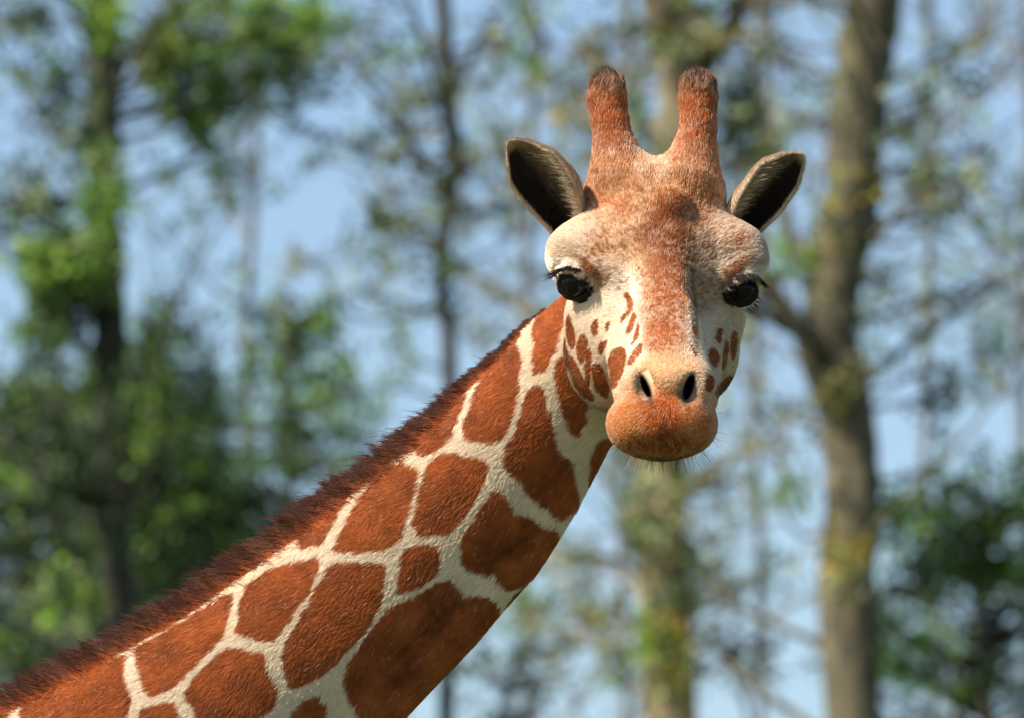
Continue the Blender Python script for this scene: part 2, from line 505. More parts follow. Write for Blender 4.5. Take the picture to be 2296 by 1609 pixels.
def smooth_poly(poly, it=2):
    for _ in range(it):
        nxt = np.roll(poly, -1, 0)
        poly = np.stack([poly * 0.75 + nxt * 0.25, poly * 0.25 + nxt * 0.75], 1).reshape(-1, 2)
    return poly
NECK_PATCHES = [smooth_poly((p - p.mean(0)) * (1.03 if i in (4, 13, 14) else 1.004) + p.mean(0), 1) for i, p in enumerate(NECK_PATCHES)]
HEAD_SPOTS = [smooth_poly((p - p.mean(0)) * (1.22 if i not in (5, 6) else 1.1) + p.mean(0), 1) for i, p in enumerate(HEAD_SPOTS)]

def dist_line(x, y, line):
    best = np.full(len(x), 1e9); sgn = np.zeros(len(x)); tt = np.zeros(len(x))
    for i in range(len(line) - 1):
        a, b = line[i], line[i + 1]
        ab = b - a
        L = ab @ ab
        t = np.clip(((x - a[0]) * ab[0] + (y - a[1]) * ab[1]) / L, 0, 1)
        dx, dy = x - a[0] - t * ab[0], y - a[1] - t * ab[1]
        d = np.hypot(dx, dy)
        s = np.sign(ab[0] * dy - ab[1] * dx)
        m = d < best
        best = np.where(m, d, best); sgn = np.where(m, s, sgn); tt = np.where(m, i + t, tt)
    return best, sgn, tt

vs = np.random.default_rng(5)
_gx, _gy = np.meshgrid(np.arange(-4500, 1500, 260), np.arange(1300, 7000, 240))
VSEED = np.stack([(_gx + (np.arange(_gx.shape[0])[:, None] % 2) * 130).ravel(), _gy.ravel()], 1) + vs.uniform(-70, 70, (_gx.size, 2))

CREAM = srgb(232, 214, 188)
BROWN = srgb(190, 102, 60)
BROWN_D = srgb(152, 78, 48)

# soft colour areas of the face: (px, py, rx, ry, angle, colour, strength, fleck)
FACE = [
    (1300, 820, 60, 110, -12, srgb(196, 172, 148), 0.55, .6),  # left cheek: shade of its side plane painted in
    (1625, 800, 36, 110, 8, srgb(176, 150, 128), 0.6, .5),  # right cheek: shaded side painted darker
    (1475, 500, 165, 110, 0, srgb(222, 178, 146), 0.75, 0),
    (1500, 640, 90, 60, 0, srgb(214, 168, 134), 0.5, .2),
    (1362, 215, 60, 60, 0, srgb(182, 92, 52), 1.0, .35),
    (1565, 215, 60, 60, 0, srgb(182, 92, 52), 1.0, .35),
    (1470, 400, 170, 80, 0, srgb(200, 142, 106), 0.9, .7),
    (1470, 480, 150, 80, 0, srgb(198, 138, 102), 0.8, .9),
    (1300, 510, 84, 56, 0, srgb(224, 196, 168), 0.85, .3),
    (1640, 512, 76, 50, 0, srgb(232, 204, 178), 0.8, .3),
    (1470, 500, 84, 50, 0, srgb(176, 98, 62), 0.5, .9),
    (1492, 540, 58, 80, 6, srgb(152, 72, 40), 1.0, .4),
    (1496, 450, 38, 34, 0, srgb(170, 88, 54), 0.95, .4),
    (1500, 620, 54, 60, 0, srgb(160, 82, 48), 1.0, .6),
    (1430, 590, 50, 60, 0, srgb(190, 134, 98), 0.75, .9),
    (1562, 560, 40, 90, -8, srgb(122, 84, 62), 0.9, .7),
    (1590, 650, 40, 60, 20, srgb(176, 140, 116), 0.7, .6),
    (1490, 690, 54, 80, 0, srgb(176, 88, 48), 1.0, .55),
    (1492, 762, 50, 46, 0, srgb(184, 90, 42), 0.95, .45),
    (1556, 710, 8, 90, -3, srgb(110, 74, 52), 0.7, .3),
    (1400, 650, 40, 50, 0, srgb(236, 224, 208), 0.6, .2),
    (1418, 700, 16, 30, 0, srgb(150, 100, 66), 0.45, .6),
    (1345, 552, 44, 26, -30, srgb(206, 124, 76), 0.85, 1.0),
    (1322, 606, 34, 13, 44, srgb(120, 74, 46), 0.9, .3),
    (1640, 622, 34, 13, -44, srgb(120, 74, 46), 0.9, .3),
    (1308, 590, 44, 11, 36, srgb(164, 92, 50), 0.9, .3),
    (1350, 626, 18, 30, 30, srgb(140, 96, 66), 0.7, .4),
    (1655, 550, 40, 24, -40, srgb(196, 112, 64), 0.85, 1.0),
    (1655, 596, 48, 12, -32, srgb(182, 98, 52), 0.9, .3),
    (1262, 560, 36, 26, 0, srgb(206, 182, 154), 0.85, .2),
    (1700, 570, 24, 30, 0, srgb(170, 146, 126), 0.7, .1),
    (1262, 590, 40, 13, 0, srgb(240, 228, 208), 1.0, 0),
    (1700, 610, 20, 14, 0, srgb(226, 216, 202), 0.9, 0),
    (1496, 826, 78, 34, 0, srgb(224, 176, 134), 0.95, .3),
    (1492, 868, 100, 40, 0, srgb(226, 178, 138), 0.9, .3),
    (1497, 890, 34, 14, 0, srgb(186, 110, 70), 0.7, .5),
    (1484, 950, 140, 80, 0, srgb(196, 104, 54), 1.0, .2),
    (1410, 950, 40, 46, 0, srgb(222, 150, 98), 0.6, .5),  # painted highlight on the left of the muzzle
    (1550, 965, 36, 40, 0, srgb(210, 132, 80), 0.5, .5),  # painted highlight on the right, weaker
    (1487, 935, 40, 52, 0, srgb(184, 84, 28), 0.9, .3),
    (1487, 975, 14, 30, 0, srgb(118, 62, 34), 0.75, .3),
    (1485, 1008, 110, 40, 0, srgb(146, 70, 34), 0.85, .5),  # shade under the muzzle, painted into its colour
    (1485, 1036, 110, 14, 0, srgb(84, 48, 30), 0.8, .3),
    (1365, 380, 62, 120, 0, srgb(190, 102, 64), 0.9, .5),
    (1563, 380, 60, 120, 0, srgb(190, 102, 64), 0.9, .5),
    (1366, 270, 60, 60, 0, srgb(182, 92, 56), 1.0, .35),
    (1563, 270, 60, 60, 0, srgb(182, 92, 56), 1.0, .35),
    (1370, 400, 60, 40, 0, srgb(204, 146, 110), 0.8, .6),
    (1560, 400, 60, 40, 0, srgb(206, 148, 112), 0.8, .6),
]

def coat(p, jit=None, head=None):
    """albedo at giraffe-unit points"""
    n = len(p)
    px, py = plan(p)
    p64 = p.astype(np.float64)
    w1 = vnoise(p64, 1 / 16.0, 1) * 3.5 + vnoise(p64, 1 / 6.0, 2) * 1.8
    w2 = vnoise(p64, 1 / 16.0, 3) * 3.5 + vnoise(p64, 1 / 6.0, 4) * 1.8
    if jit is not None:
        w1 = w1 + jit[:, 0]; w2 = w2 + jit[:, 1]
    x, y = px + w1, py + w2
    big = vnoise(p64, 1 / 60.0, 8)
    mid = vnoise(p64, 1 / 14.0, 9)
    fine = vnoise(p64, 1 / 5.0, 10)
    is_head = np.zeros(n, dtype=bool)
    near = (px > 1180) & (py < 1100)
    if head is not None:
        is_head = head
    elif near.any():
        q = p[near].astype(np.float32)
        is_head[near] = sdf_head(q) < sdf_neck(q)
    # ---- neck
    brown = np.zeros(n, dtype=bool)
    for poly in NECK_PATCHES:
        brown |= in_poly(x, y, poly)
    out = (py > 1625) | (px < -25)
    if out.any():
        xo, yo = x[out], y[out]
        d1 = np.full(len(xo), 1e9); d2 = np.full(len(xo), 1e9)
        for s in VSEED:
            d = np.hypot(xo - s[0], yo - s[1])
            m = d < d1
            d2 = np.where(m, d1, np.minimum(d2, d))
            d1 = np.where(m, d, d1)
        bo = (d2 - d1) > 26
        brown[out] = np.where(yo > 4200, (d2 - d1) > 120, bo)
    dc, sc, tc = dist_line(px, py, CREST)
    fr = (tc > 7.0) & (dc < 30 + 5 * mid) | (tc > 4) & (dc < 16) | (tc > 1.5) & (dc < 8)
    c = np.empty((n, 3))
    c[:] = CREAM
    c *= (1 + 0.05 * mid + 0.05 * big)[:, None]
    bt = np.clip(0.5 + 0.5 * big + 0.25 * mid, 0, 1)[:, None]
    bc = (BROWN * (1 - bt) + BROWN_D * bt) * (1 + 0.16 * vnoise(p64, 1 / 28.0, 15) + 0.12 * fine)[:, None]
    c = np.where(brown[:, None], bc, c)
    c = np.where((fr & ~is_head)[:, None], srgb(182, 94, 46) * (1 + 0.15 * mid[:, None]), c)
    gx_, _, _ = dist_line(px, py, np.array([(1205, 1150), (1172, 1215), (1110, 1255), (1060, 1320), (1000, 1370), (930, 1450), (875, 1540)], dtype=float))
    gd = np.clip(1 - gx_ / (38 + 10 * mid), 0, 1) * np.clip(0.75 + 0.35 * mid, 0, 1)  # groove darkening: crease shade painted in together with some pigment
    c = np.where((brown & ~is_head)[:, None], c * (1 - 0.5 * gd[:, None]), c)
    # ---- head
    if is_head.any():
        h = is_head
        hx, hy = px[h], py[h]
        c0 = np.empty((h.sum(), 3)); c0[:] = srgb(234, 214, 190)
        xr = x[h]; yr = y[h]
        for (cx, cy, rx, ry, ang, colr, st, fl) in FACE:
            ca, sa = math.cos(R(ang)), math.sin(R(ang))
            u = ((hx - cx) * ca + (hy - cy) * sa) / rx
            v = (-(hx - cx) * sa + (hy - cy) * ca) / ry
            r2 = u * u + v * v
            a = st * np.clip(1.5 - r2, 0, 1) 
            a = a * np.clip(1 - fl * 0.55 + fl * (0.5 * mid[h] + 0.9 * fine[h]), 0, 1)
            c0 = c0 * (1 - a[:, None]) + colr * a[:, None]
        # spots
        sp = np.zeros(h.sum(), dtype=bool)
        for poly in HEAD_SPOTS:
            sp |= in_poly(hx + w1[h] * 0.5, hy + w2[h] * 0.5, poly)
        c0 = np.where(sp[:, None], srgb(160, 84, 46) * (1 + 0.12 * mid[h][:, None]), c0)
        # flecks on the forehead
        fk = (fine[h] + 0.6 * mid[h] > 0.40) & (hy < 660) & (hy > 380) & (hx > 1310) & (hx < 1650)
        c0 = np.where(fk[:, None], c0 * 0.5 + srgb(160, 82, 50) * 0.5, c0)
        # shade painted into the jaw underside hair, nostril skin, eye rims, horn tips
        jd, _, _ = dist_line(hx, hy, np.array([(1258, 790), (1268, 850), (1296, 896), (1330, 920), (1372, 936), (1470, 950), (1570, 920), (1610, 898), (1640, 860)], dtype=float))
        jw = np.clip((26 + 8 * fine[h] - jd) / 14, 0, 1) * (p[h][:, 1] > -160)
        c0 = c0 * (1 - 0.6 * jw[:, None]) + srgb(96, 70, 56) * 0.35 * jw[:, None]
        tip = 0.85 * np.clip((210 + 18 * fine[h] + 8 * mid[h] - hy) / 34, 0, 1)
        c0 = c0 * (1 - tip[:, None]) + srgb(72, 58, 52) * tip[:, None]
        for (cx, cy, cd, rr, rx) in ((1448, 867, -385, 28, 8), (1544, 868, -385, 31, 11)):
            ang = 24 if cx < 1500 else -18
            ca, sa = math.cos(R(-ang)), math.sin(R(-ang))
            u = ((hx - cx) * ca + (hy - cy) * sa); v = (-(hx - cx) * sa + (hy - cy) * ca)
            m = np.clip(1.9 - ((u / rx) ** 2 + (v / rr) ** 2), 0, 1)
            c0 = c0 * (1 - m[:, None]) + srgb(34, 28, 26) * m[:, None]
            m2 = 0.75 * np.clip(1.5 - (((u + (5 if cx < 1500 else -3)) / (rx * 2.3)) ** 2 + ((v - 4) / (rr * 1.25)) ** 2), 0, 1) * (1 - m)
            c0 = c0 * (1 - m2[:, None]) + srgb(120, 106, 96) * m2[:, None]
        ph = p[h]
        for e, rr in ((EYE_L, 36), (EYE_R, 34)):
            inn = 5 * np.clip(((ph[:, 0] - e[0]) if e[0] < 300 else (e[0] - ph[:, 0])) / 20, 0, 1)
            rr = rr + inn + 3 * np.clip((e[2] - ph[:, 2]) / 15, 0, 1)
            de = np.linalg.norm(ph - e, axis=1)
            m = np.clip((rr + 8.0 + 2.5 * fine[h] - de) / 3, 0, 1) * (1 - 0.95 * np.clip((ph[:, 2] - e[2] - 20) / 7, 0, 1) * np.clip(((10 - ph[:, 0] + e[0]) if e[0] < 300 else (10 + ph[:, 0] - e[0])) / 10, 0, 1))
            c0 = c0 * (1 - m[:, None]) + srgb(30, 24, 22) * m[:, None]
        c[h] = c0
    sat = 1 - np.clip(c[:, 2] / (c[:, 0] + 1e-6), 0, 1)
    sat = np.clip((sat - 0.45) / 0.45, 0, 1)
    c = c * np.stack([1 - 0.06 * sat, 1 + 0.04 * sat, 1 - 0.22 * sat], 1)
    return np.clip(c, 0.004, 0.9)

# ------------------------------------------------------------------ materials
def mat_new(name):
    m = bpy.data.materials.new(name); m.use_nodes = True
    return m, m.node_tree.nodes, m.node_tree.links, m.node_tree.nodes["Principled BSDF"]

def tinted(name, rough, spec=0.3, translucent=0.0, bump=0.0, bscale=80.0):
    m, N, L, b = mat_new(name)
    at = N.new("ShaderNodeAttribute"); at.attribute_name = "tint"
    L.new(at.outputs["Color"], b.inputs["Base Color"])
    b.inputs["Roughness"].default_value = rough
    b.inputs["Specular IOR Level"].default_value = spec
    if bump:
        no = N.new("ShaderNodeTexNoise"); no.inputs["Scale"].default_value = bscale; no.inputs["Detail"].default_value = 6
        bu = N.new("ShaderNodeBump"); bu.inputs["Strength"].default_value = bump; bu.inputs["Distance"].default_value = 0.003
        L.new(no.outputs["Fac"], bu.inputs["Height"]); L.new(bu.outputs[0], b.inputs["Normal"])
    if translucent:
        tr = N.new("ShaderNodeBsdfTranslucent"); mx = N.new("ShaderNodeMixShader")
        L.new(at.outputs["Color"], tr.inputs["Color"])
        mx.inputs[0].default_value = translucent
        L.new(b.outputs[0], mx.inputs[1]); L.new(tr.outputs[0], mx.inputs[2])
        L.new(mx.outputs[0], N["Material Output"].inputs[0])
    return m

M_SKIN = tinted("giraffe_skin", 0.75, 0.2, bump=0.3)
M_HAIR = tinted("giraffe_hair", 0.5, 0.10, translucent=0.15)
M_EYE, _N, _L, _b = mat_new("giraffe_eye")
_b.inputs["Base Color"].default_value = (0.008, 0.006, 0.006, 1)
_b.inputs["Roughness"].default_value = 0.14
_b.inputs["Specular IOR Level"].default_value = 0.14
_b.inputs["Coat Roughness"].default_value = 0.02

# ------------------------------------------------------------------ giraffe
feet = Vector((-1.5, cam.location.y + FOCUS + 0.18, 0.0))
giraffe = empty("giraffe", feet)
tag(giraffe, "reticulated giraffe with russet patches turning its face to the viewer in front of the trees", "giraffe")

FACTOR = 1.0
V1, F1 = surface_net(sdf, (-1420, -560, -980), (760, 520, 700), 5.0)
V1 = project(sdf, V1)
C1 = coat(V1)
V2, F2 = surface_net(sdf_body, (-5200, -700, -6000), (-1080, 1400, -200), 34.0, slack=2.4)
V2 = project(sdf_body, V2, 1)
C2 = coat(V2)

# ears: a curled leaf of skin with real thickness, joined to the body mesh
def ear(base, tip, side_sign, bow, wid, dbase, dtip, nu=34, nv=27, thick=4.5):
    b, t = P(base[0], base[1], dbase).astype(float), P(tip[0], tip[1], dtip).astype(float)
    ax = t - b; L = np.linalg.norm(ax); ax = ax / L
    back = np.array([0, 1.0, 0]); back = back - ax * (back @ ax); back /= np.linalg.norm(back)
    side = np.cross(ax, back)                      # across the ear, in the picture plan
    us = np.linspace(-0.12, 1, nu)
    vsx = np.linspace(-1, 1, nv)
    outp, inn = [], []
    for u in us:
        w = np.interp(u, [p[0] for p in wid], [p[1] for p in wid])
        A = R(np.interp(u, [-0.12, 0.0, 0.25, 0.5, 0.8, 1.0], [118, 116, 108, 98, 80, 44]))
        s = math.sin(min(A, math.pi / 2))
        Rr = w / s
        cen = b + ax * L * u + side * bow * side_sign * math.sin(math.pi * max(u, 0)) - side * side_sign * 0
        ro, ri = [], []
        for v in vsx:
            tow = -v * side_sign * (1 if side[0] > 0 else -1)
            ph = v * A * (1 + 0.30 * max(tow, 0) - 0.22 * max(-tow, 0))
            edge = abs(v) ** 6
            nrm = side * math.sin(ph) + back * math.cos(ph)
            wob = 1 + (0.03 * math.sin(9 * u + 2.3 * v) + 0.02 * math.sin(17 * u - 3 * v) + 0.05 * math.sin(5 * u + 1.7 * side_sign) * abs(v))
            pt = cen + nrm * Rr * wob - back * Rr * 0.45 * (1 if A < 1.6 else 0.45 / 0.45)
            th = thick * (0.8 + 0.5 * edge) * (1 if u < 0.93 else 0.6)
            ro.append(pt + nrm * th); ri.append(pt - nrm * th)
        outp.append(ro); inn.append(ri)
    O = np.array(outp); I = np.array(inn)
    V = np.concatenate([O.reshape(-1, 3), I.reshape(-1, 3)])
    n0 = nu * nv
    F = []
    for i in range(nu - 1):
        for j in range(nv - 1):
            a = i * nv + j
            F.append((a, a + 1, a + nv + 1, a + nv))
            F.append((n0 + a, n0 + a + nv, n0 + a + nv + 1, n0 + a + 1))
        for j in (0, nv - 1):
            a = i * nv + j
            q = (a, a + nv, n0 + a + nv, n0 + a)
            F.append(q if j == 0 else q[::-1])
    a0 = (nu - 1) * nv
    for j in range(nv - 1):
        F.append((a0 + j, a0 + j + 1, n0 + a0 + j + 1, n0 + a0 + j))
    F = np.array(F)
    # orient outwards
    if side_sign * 1 < 0: pass
    uu = np.repeat(us, nv); vv = np.tile(vsx, nu)
    tan = srgb(186, 162, 136); dark = srgb(40, 33, 29)  # dark: inner ear skin with shadow painted in
    ns = vnoise(V, 1 / 18.0, 33)
    co = tan[None] * (1 + 0.12 * ns[:n0, None]) * np.clip(1.1 - 0.25 * uu[:, None], 0, 1.2)
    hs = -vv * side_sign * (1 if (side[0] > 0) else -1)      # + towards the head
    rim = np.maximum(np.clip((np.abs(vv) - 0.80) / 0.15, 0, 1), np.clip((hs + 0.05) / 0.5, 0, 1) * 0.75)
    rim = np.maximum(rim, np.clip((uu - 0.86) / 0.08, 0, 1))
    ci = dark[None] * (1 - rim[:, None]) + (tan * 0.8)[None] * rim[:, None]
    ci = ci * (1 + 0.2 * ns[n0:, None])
    return V, F, np.concatenate([co, ci]), (O, I, us, vsx, side, back, ax)

VE1, FE1, CE1, EL1 = ear((1280, 500), (1141, 318), -1, 8, [(-.12, 46), (0, 50), (.2, 58), (.45, 66), (.7, 58), (.85, 38), (.95, 18), (1, 4)], 150, 60, thick=2.6)
VE2, FE2, CE2, EL2 = ear((1664, 498), (1799, 348), 1, 6, [(-.12, 40), (0, 44), (.2, 50), (.45, 56), (.7, 52), (.85, 34), (.95, 16), (1, 4)], 150, 70, thick=2.6)

VV, FF, CC = [], [], []
off = 0
for v, f, c in ((V1, F1, C1), (V2, F2, C2), (VE1, FE1, CE1), (VE2, FE2, CE2)):
    VV.append(v); FF.append(f + off); CC.append(c); off += len(v)
body = mesh_obj("body", to_world(np.concatenate(VV)), np.concatenate(FF), M_SKIN, giraffe, True, np.concatenate(CC))

# eyes
def ball(center, r, name, parent, mat, squash=(1, 1, 1), nu=40, nv=24):
    th = np.linspace(0, math.pi, nv); ph = np.linspace(0, 2 * math.pi, nu, endpoint=False)
    V = [[0, 0, 1.0]] + [[math.sin(t) * math.cos(q), math.sin(t) * math.sin(q), math.cos(t)] for t in th[1:-1] for q in ph] + [[0, 0, -1.0]]
    F = []
    for j in range(nu): F.append((0, 1 + j, 1 + (j + 1) % nu))
    for i in range(nv - 3):
        for j in range(nu):
            a = 1 + i * nu + j; b_ = 1 + i * nu + (j + 1) % nu
            F.append((a, a + nu, b_ + nu, b_))
    last = len(V) - 1; s = 1 + (nv - 3) * nu
    for j in range(nu): F.append((s + j, last, s + (j + 1) % nu))
    V = np.array(V) * r * np.array(squash) + center
    return mesh_obj(name, to_world(V), F, mat, parent)
e1 = ball(EYE_L, RE_L, "eye", giraffe, M_EYE)
e2 = ball(EYE_R, RE_R, "eye", giraffe, M_EYE)

# ------------------------------------------------------------------ coat hair
def tri_sample(V, F, density_fn, seed):
    r = np.random.default_rng(seed)
    T = np.concatenate([F[:, [0, 1, 2]], F[:, [0, 2, 3]]])
    a, b, c = V[T[:, 0]], V[T[:, 1]], V[T[:, 2]]
    area = 0.5 * np.linalg.norm(np.cross(b - a, c - a), axis=1)
    lam = area * density_fn((a + b + c) / 3)
    cnt = r.poisson(lam)
    idx = np.repeat(np.arange(len(T)), cnt)
    u, v = r.random(len(idx)), r.random(len(idx))
    m = u + v > 1; u[m] = 1 - u[m]; v[m] = 1 - v[m]
    return a[idx] + u[:, None] * (b[idx] - a[idx]) + v[:, None] * (c[idx] - a[idx])

def dens(c):
    px, py = plan(c)
    d = np.where((px > 1200) & (py < 1050), 0.42, 0.26)
    vis = (px > -60) & (px < 2000) & (py < 1680)
    return d * vis

roots = tri_sample(V1, F1, dens, 3)
nrm = grad(sdf, roots); nrm /= np.linalg.norm(nrm, axis=1)[:, None] + 1e-9
keep = nrm[:, 1] < 0.35
# none inside nostrils and sockets
for e, rr in ((EYE_L, 45), (EYE_R, 43)):
    keep &= np.linalg.norm(roots - e, axis=1) > rr
rx_, ry_ = plan(roots)
for (cx, cy) in ((1448, 866), (1544, 868)):
    keep &= ~(((rx_ - cx) / 16) ** 2 + ((ry_ - cy) / 32) ** 2 < 1) | (roots[:, 1] > -200)
roots, nrm = roots[keep], nrm[keep]
n = len(roots)
hr = np.random.default_rng(9)
px, py = plan(roots)
headm = (sdf_head(roots.astype(np.float32)) < sdf_neck(roots.astype(np.float32)))
# flow controls on the head: (px, py, dir x, dir depth, dir up, reach)
FLOW = [
    (1490, 800, 0, .3, 1, 60), (1490, 700, 0, .5, 1, 60), (1480, 600, 0, .5, 1, 60), (1420, 520, -.5, .3, .9, 60), (1540, 520, .5, .3, .9, 60),
    (1470, 420, 0, .5, 1, 50), (1365, 330, 0, .2, 1, 60), (1563, 330, 0, .2, 1, 60), (1365, 200, 0, .1, 1, 50), (1563, 200, 0, .1, 1, 50),
    (1310, 520, -.8, .6, .3, 50), (1650, 530, .8, .6, .3, 50), (1370, 650, -.6, .6, -.3, 50), (1600, 650, .6, .6, -.3, 50),
    (1350, 780, -.4, .7, -.7, 60), (1600, 780, .4, .7, -.7, 60), (1400, 860, -.4, .8, -.6, 40), (1590, 870, .4, .8, -.6, 40),
    (1490, 838, 0, -1, 0, 34), (1490, 895, 0, -.3, -1, 30), (1400, 940, -.8, .3, -.4, 45), (1570, 940, .8, .3, -.4, 45), (1485, 940, 0, .1, -1, 40), (1485, 1010, 0, .3, -1, 50),
]
fl = np.zeros((n, 3)); wsum = np.zeros(n)
for (cx, cy, dx, dd, dz, rc) in FLOW:
    w = np.exp(-((px - cx) ** 2 + (py - cy) ** 2) / (rc * rc))  + 1e-9 / ((px - cx) ** 2 + (py - cy) ** 2 + 1)
    v = np.array([dx, dd, dz], dtype=float); v /= np.linalg.norm(v)
    fl += w[:, None] * v; wsum += w
fl /= np.linalg.norm(fl, axis=1)[:, None] + 1e-9
fn = np.array([-0.70, 0.0, -0.72])
flow = np.where(headm[:, None], fl, fn[None])
swirl = vnoise(roots, 1 / 45.0, 21)[:, None] * np.cross(nrm, flow) * 0.35
flow = flow + swirl + hr.normal(0, 0.20, (n, 3))
flow -= nrm * (flow * nrm).sum(1)[:, None]
flow /= np.linalg.norm(flow, axis=1)[:, None] + 1e-9
length = np.where(headm, 11.0, 20.0) * hr.uniform(0.65, 1.2, n)
horn = headm & (py < 400)
length = np.where(horn, 17 * hr.uniform(0.7, 1.3, n), length)
length = np.where(headm & (py < 215), 26 * hr.uniform(0.6, 1.3, n), length)
length = np.where(headm & (roots[:, 1] < -200), 8.0 * hr.uniform(0.7, 1.3, n), length)
fore = headm & (py > 400) & (py < 560)
length = np.where(fore, length * 1.25, length)
lift = np.where(headm, 0.26, 0.13) * hr.uniform(0.5, 1.6, n)
lift = np.where(headm & (py < 205), 0.55, lift)
p0 = roots - nrm * 0.8
p1 = roots + (flow * 0.55 + nrm * lift[:, None] * 0.65) * length[:, None]
p2 = roots + (flow * 1.0 + nrm * lift[:, None] * 0.75) * length[:, None]
jit = hr.normal(0, 2.0, (n, 2))
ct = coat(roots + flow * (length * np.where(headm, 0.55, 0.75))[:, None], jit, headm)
ct *= hr.uniform(0.78, 1.22, n)[:, None]
pale = hr.random(n) < np.where(headm, 0.06, 0.014) * (1 + 1.5 * (vnoise(roots, 1 / 40.0, 77) > 0.45))
ct = np.where(pale[:, None], ct * 0.45 + CREAM * 0.5, ct)
pts = np.stack([p0, p1, p2], 1)
rad = np.stack([np.full(n, 0.42), np.full(n, 0.38), np.full(n, 0.10)], 1) * K * hr.uniform(0.8, 1.2, n)[:, None]
hair = hair_obj("coat_hair", to_world(pts.reshape(-1, 3)).reshape(n, 3, 3), rad, np.clip(ct, 0, 0.95), M_HAIR, giraffe)
hair["kind"] = "stuff"
print("coat hairs", n)

# ------------------------------------------------------------------ mane
def resample(line, n):
    seg = np.hypot(*np.diff(line, axis=0).T); s = np.concatenate([[0], np.cumsum(seg)])
    t = np.linspace(0, s[-1], n)
    return np.stack([np.interp(t, s, line[:, 0]), np.interp(t, s, line[:, 1])], 1)
mr = np.random.default_rng(21)
NM = 26000
cl = resample(CREST, 4000)
ti = np.minimum((mr.random(NM) * 3999).astype(int), 3998)
cp = cl[ti]
tg = cl[ti + 1] - cl[ti]; tg /= np.linalg.norm(tg, axis=1)[:, None] + 1e-9
perp = np.stack([tg[:, 1], -tg[:, 0]], 1)          # plan coordinates, y down: towards upper left
flip = (perp @ np.array([-0.6, -0.8])) < 0
perp[flip] *= -1
xx = cp[:, 0]
Lp = np.interp(xx, [-400, 0, 600, 850, 950, 1020, 1100, 1180, 1230, 1262], [64, 60, 60, 58, 54, 42, 29, 19, 8, 4])
inset = mr.random(NM) ** 1.3 * np.interp(xx, [0, 900, 1050, 1262], [34, 30, 10, 4])
dep = mr.normal(0, 1, NM) * np.interp(xx, [0, 900, 1262], [26, 20, 10])
rootpx = cp - perp * inset[:, None] * 1.0
r3 = np.stack([(rootpx[:, 0] - 1148) * (1 + ND / D_U), ND + dep - inset * 1.6, (804.5 - rootpx[:, 1]) * (1 + ND / D_U)], 1)
r3 = project(sdf_neck, r3, 3)
# clumps
CLN = 900
ccen = mr.choice(NM, CLN, replace=False)
cid = np.zeros(NM, dtype=int)
order = np.argsort(ti)
cs = np.sort(ti[ccen])
cid = np.searchsorted(cs, ti + mr.normal(0, 3, NM)) % CLN
coff = mr.normal(0, 1, (CLN, 3))
clen = mr.uniform(0.60, 1.22, CLN)
side3 = np.stack([perp[:, 0], np.zeros(NM), -perp[:, 1]], 1)
backd = np.stack([tg[:, 0], np.zeros(NM), -tg[:, 1]], 1)      # the crest runs from the head down to the body
length = Lp * clen[cid] * mr.uniform(0.72, 1.1, NM) * np.where(mr.random(NM) < .05, 1.35, 1) * (1 - 0.25 * inset / 32)
dir0 = side3 * 0.80 + backd * 0.55 + mr.normal(0, .07, (NM, 3)) + coff[cid] * np.array([.05, .14, .05])
dir1 = side3 * 0.60 + backd * 0.75 + mr.normal(0, .09, (NM, 3)) + coff[cid] * np.array([.12, .22, .12])
dir0 /= np.linalg.norm(dir0, axis=1)[:, None]; dir1 /= np.linalg.norm(dir1, axis=1)[:, None]
ks = 6
pts = np.zeros((NM, ks, 3)); pts[:, 0] = r3
for i in range(1, ks):
    f = (i - 0.5) / (ks - 1)
    dd = dir0 * (1 - f) + dir1 * f
    pts[:, i] = pts[:, i - 1] + dd * (length / (ks - 1))[:, None]
tcol = np.zeros((NM, ks, 3))
c_base, c_mid, c_tip = srgb(190, 104, 58), srgb(120, 72, 50), srgb(74, 54, 48)
hh = (1 - inset / 30)                               # how far up the crest the hair starts
vary = mr.uniform(0.75, 1.25, NM)[:, None]
for i in range(ks):
    f = np.clip(i / (ks - 1) * 1.05 + 0.10 * hh - 0.16 + mr.normal(0, .06, NM), 0, 1)[:, None]
    a = np.clip(f / 0.45, 0, 1); b_ = np.clip((f - 0.45) / 0.4, 0, 1)
    tcol[:, i] = ((c_base * (1 - a) + c_mid * a) * (1 - b_) + c_tip * b_) * vary
rad = np.linspace(0.85, 0.22, ks)[None] * np.ones((NM, 1)) * K
mane = hair_obj("mane", to_world(pts.reshape(-1, 3)).reshape(NM, ks, 3), rad, tcol, M_HAIR, giraffe)
mane["kind"] = "stuff"
mane["label"] = "stiff dark brown mane along the neck, rusty at its roots"

# ------------------------------------------------------------------ lashes, whiskers, ear hair, horn tufts
def strands(name, starts, dirs, lens, bend, tint, rad0, ks=5, label=None):
    m = len(starts)
    pts = np.zeros((m, ks, 3)); pts[:, 0] = starts
    for i in range(1, ks):
        f = (i - 0.5) / (ks - 1)
        d = dirs + bend * f
        d /= np.linalg.norm(d, axis=1)[:, None]
        pts[:, i] = pts[:, i - 1] + d * (lens / (ks - 1))[:, None]
    rad = np.linspace(rad0, rad0 * 0.25, ks)[None] * np.ones((m, 1)) * K
    o = hair_obj(name, to_world(pts.reshape(-1, 3)).reshape(m, ks, 3), rad, np.tile(tint, (m, 1)) if np.ndim(tint) == 1 else tint, M_HAIR, giraffe)
    o["kind"] = "stuff"
    if label: o["label"] = label
    return o
lr = np.random.default_rng(4)
def along(points, n):
    pts = np.array(points, dtype=float)
    t = lr.random(n) * (len(pts) - 1); i = np.minimum(t.astype(int), len(pts) - 2); f = (t - i)[:, None]
    return pts[i] * (1 - f) + pts[i + 1] * f
def P3(l): return [P(*q) for q in l]
nL = 150
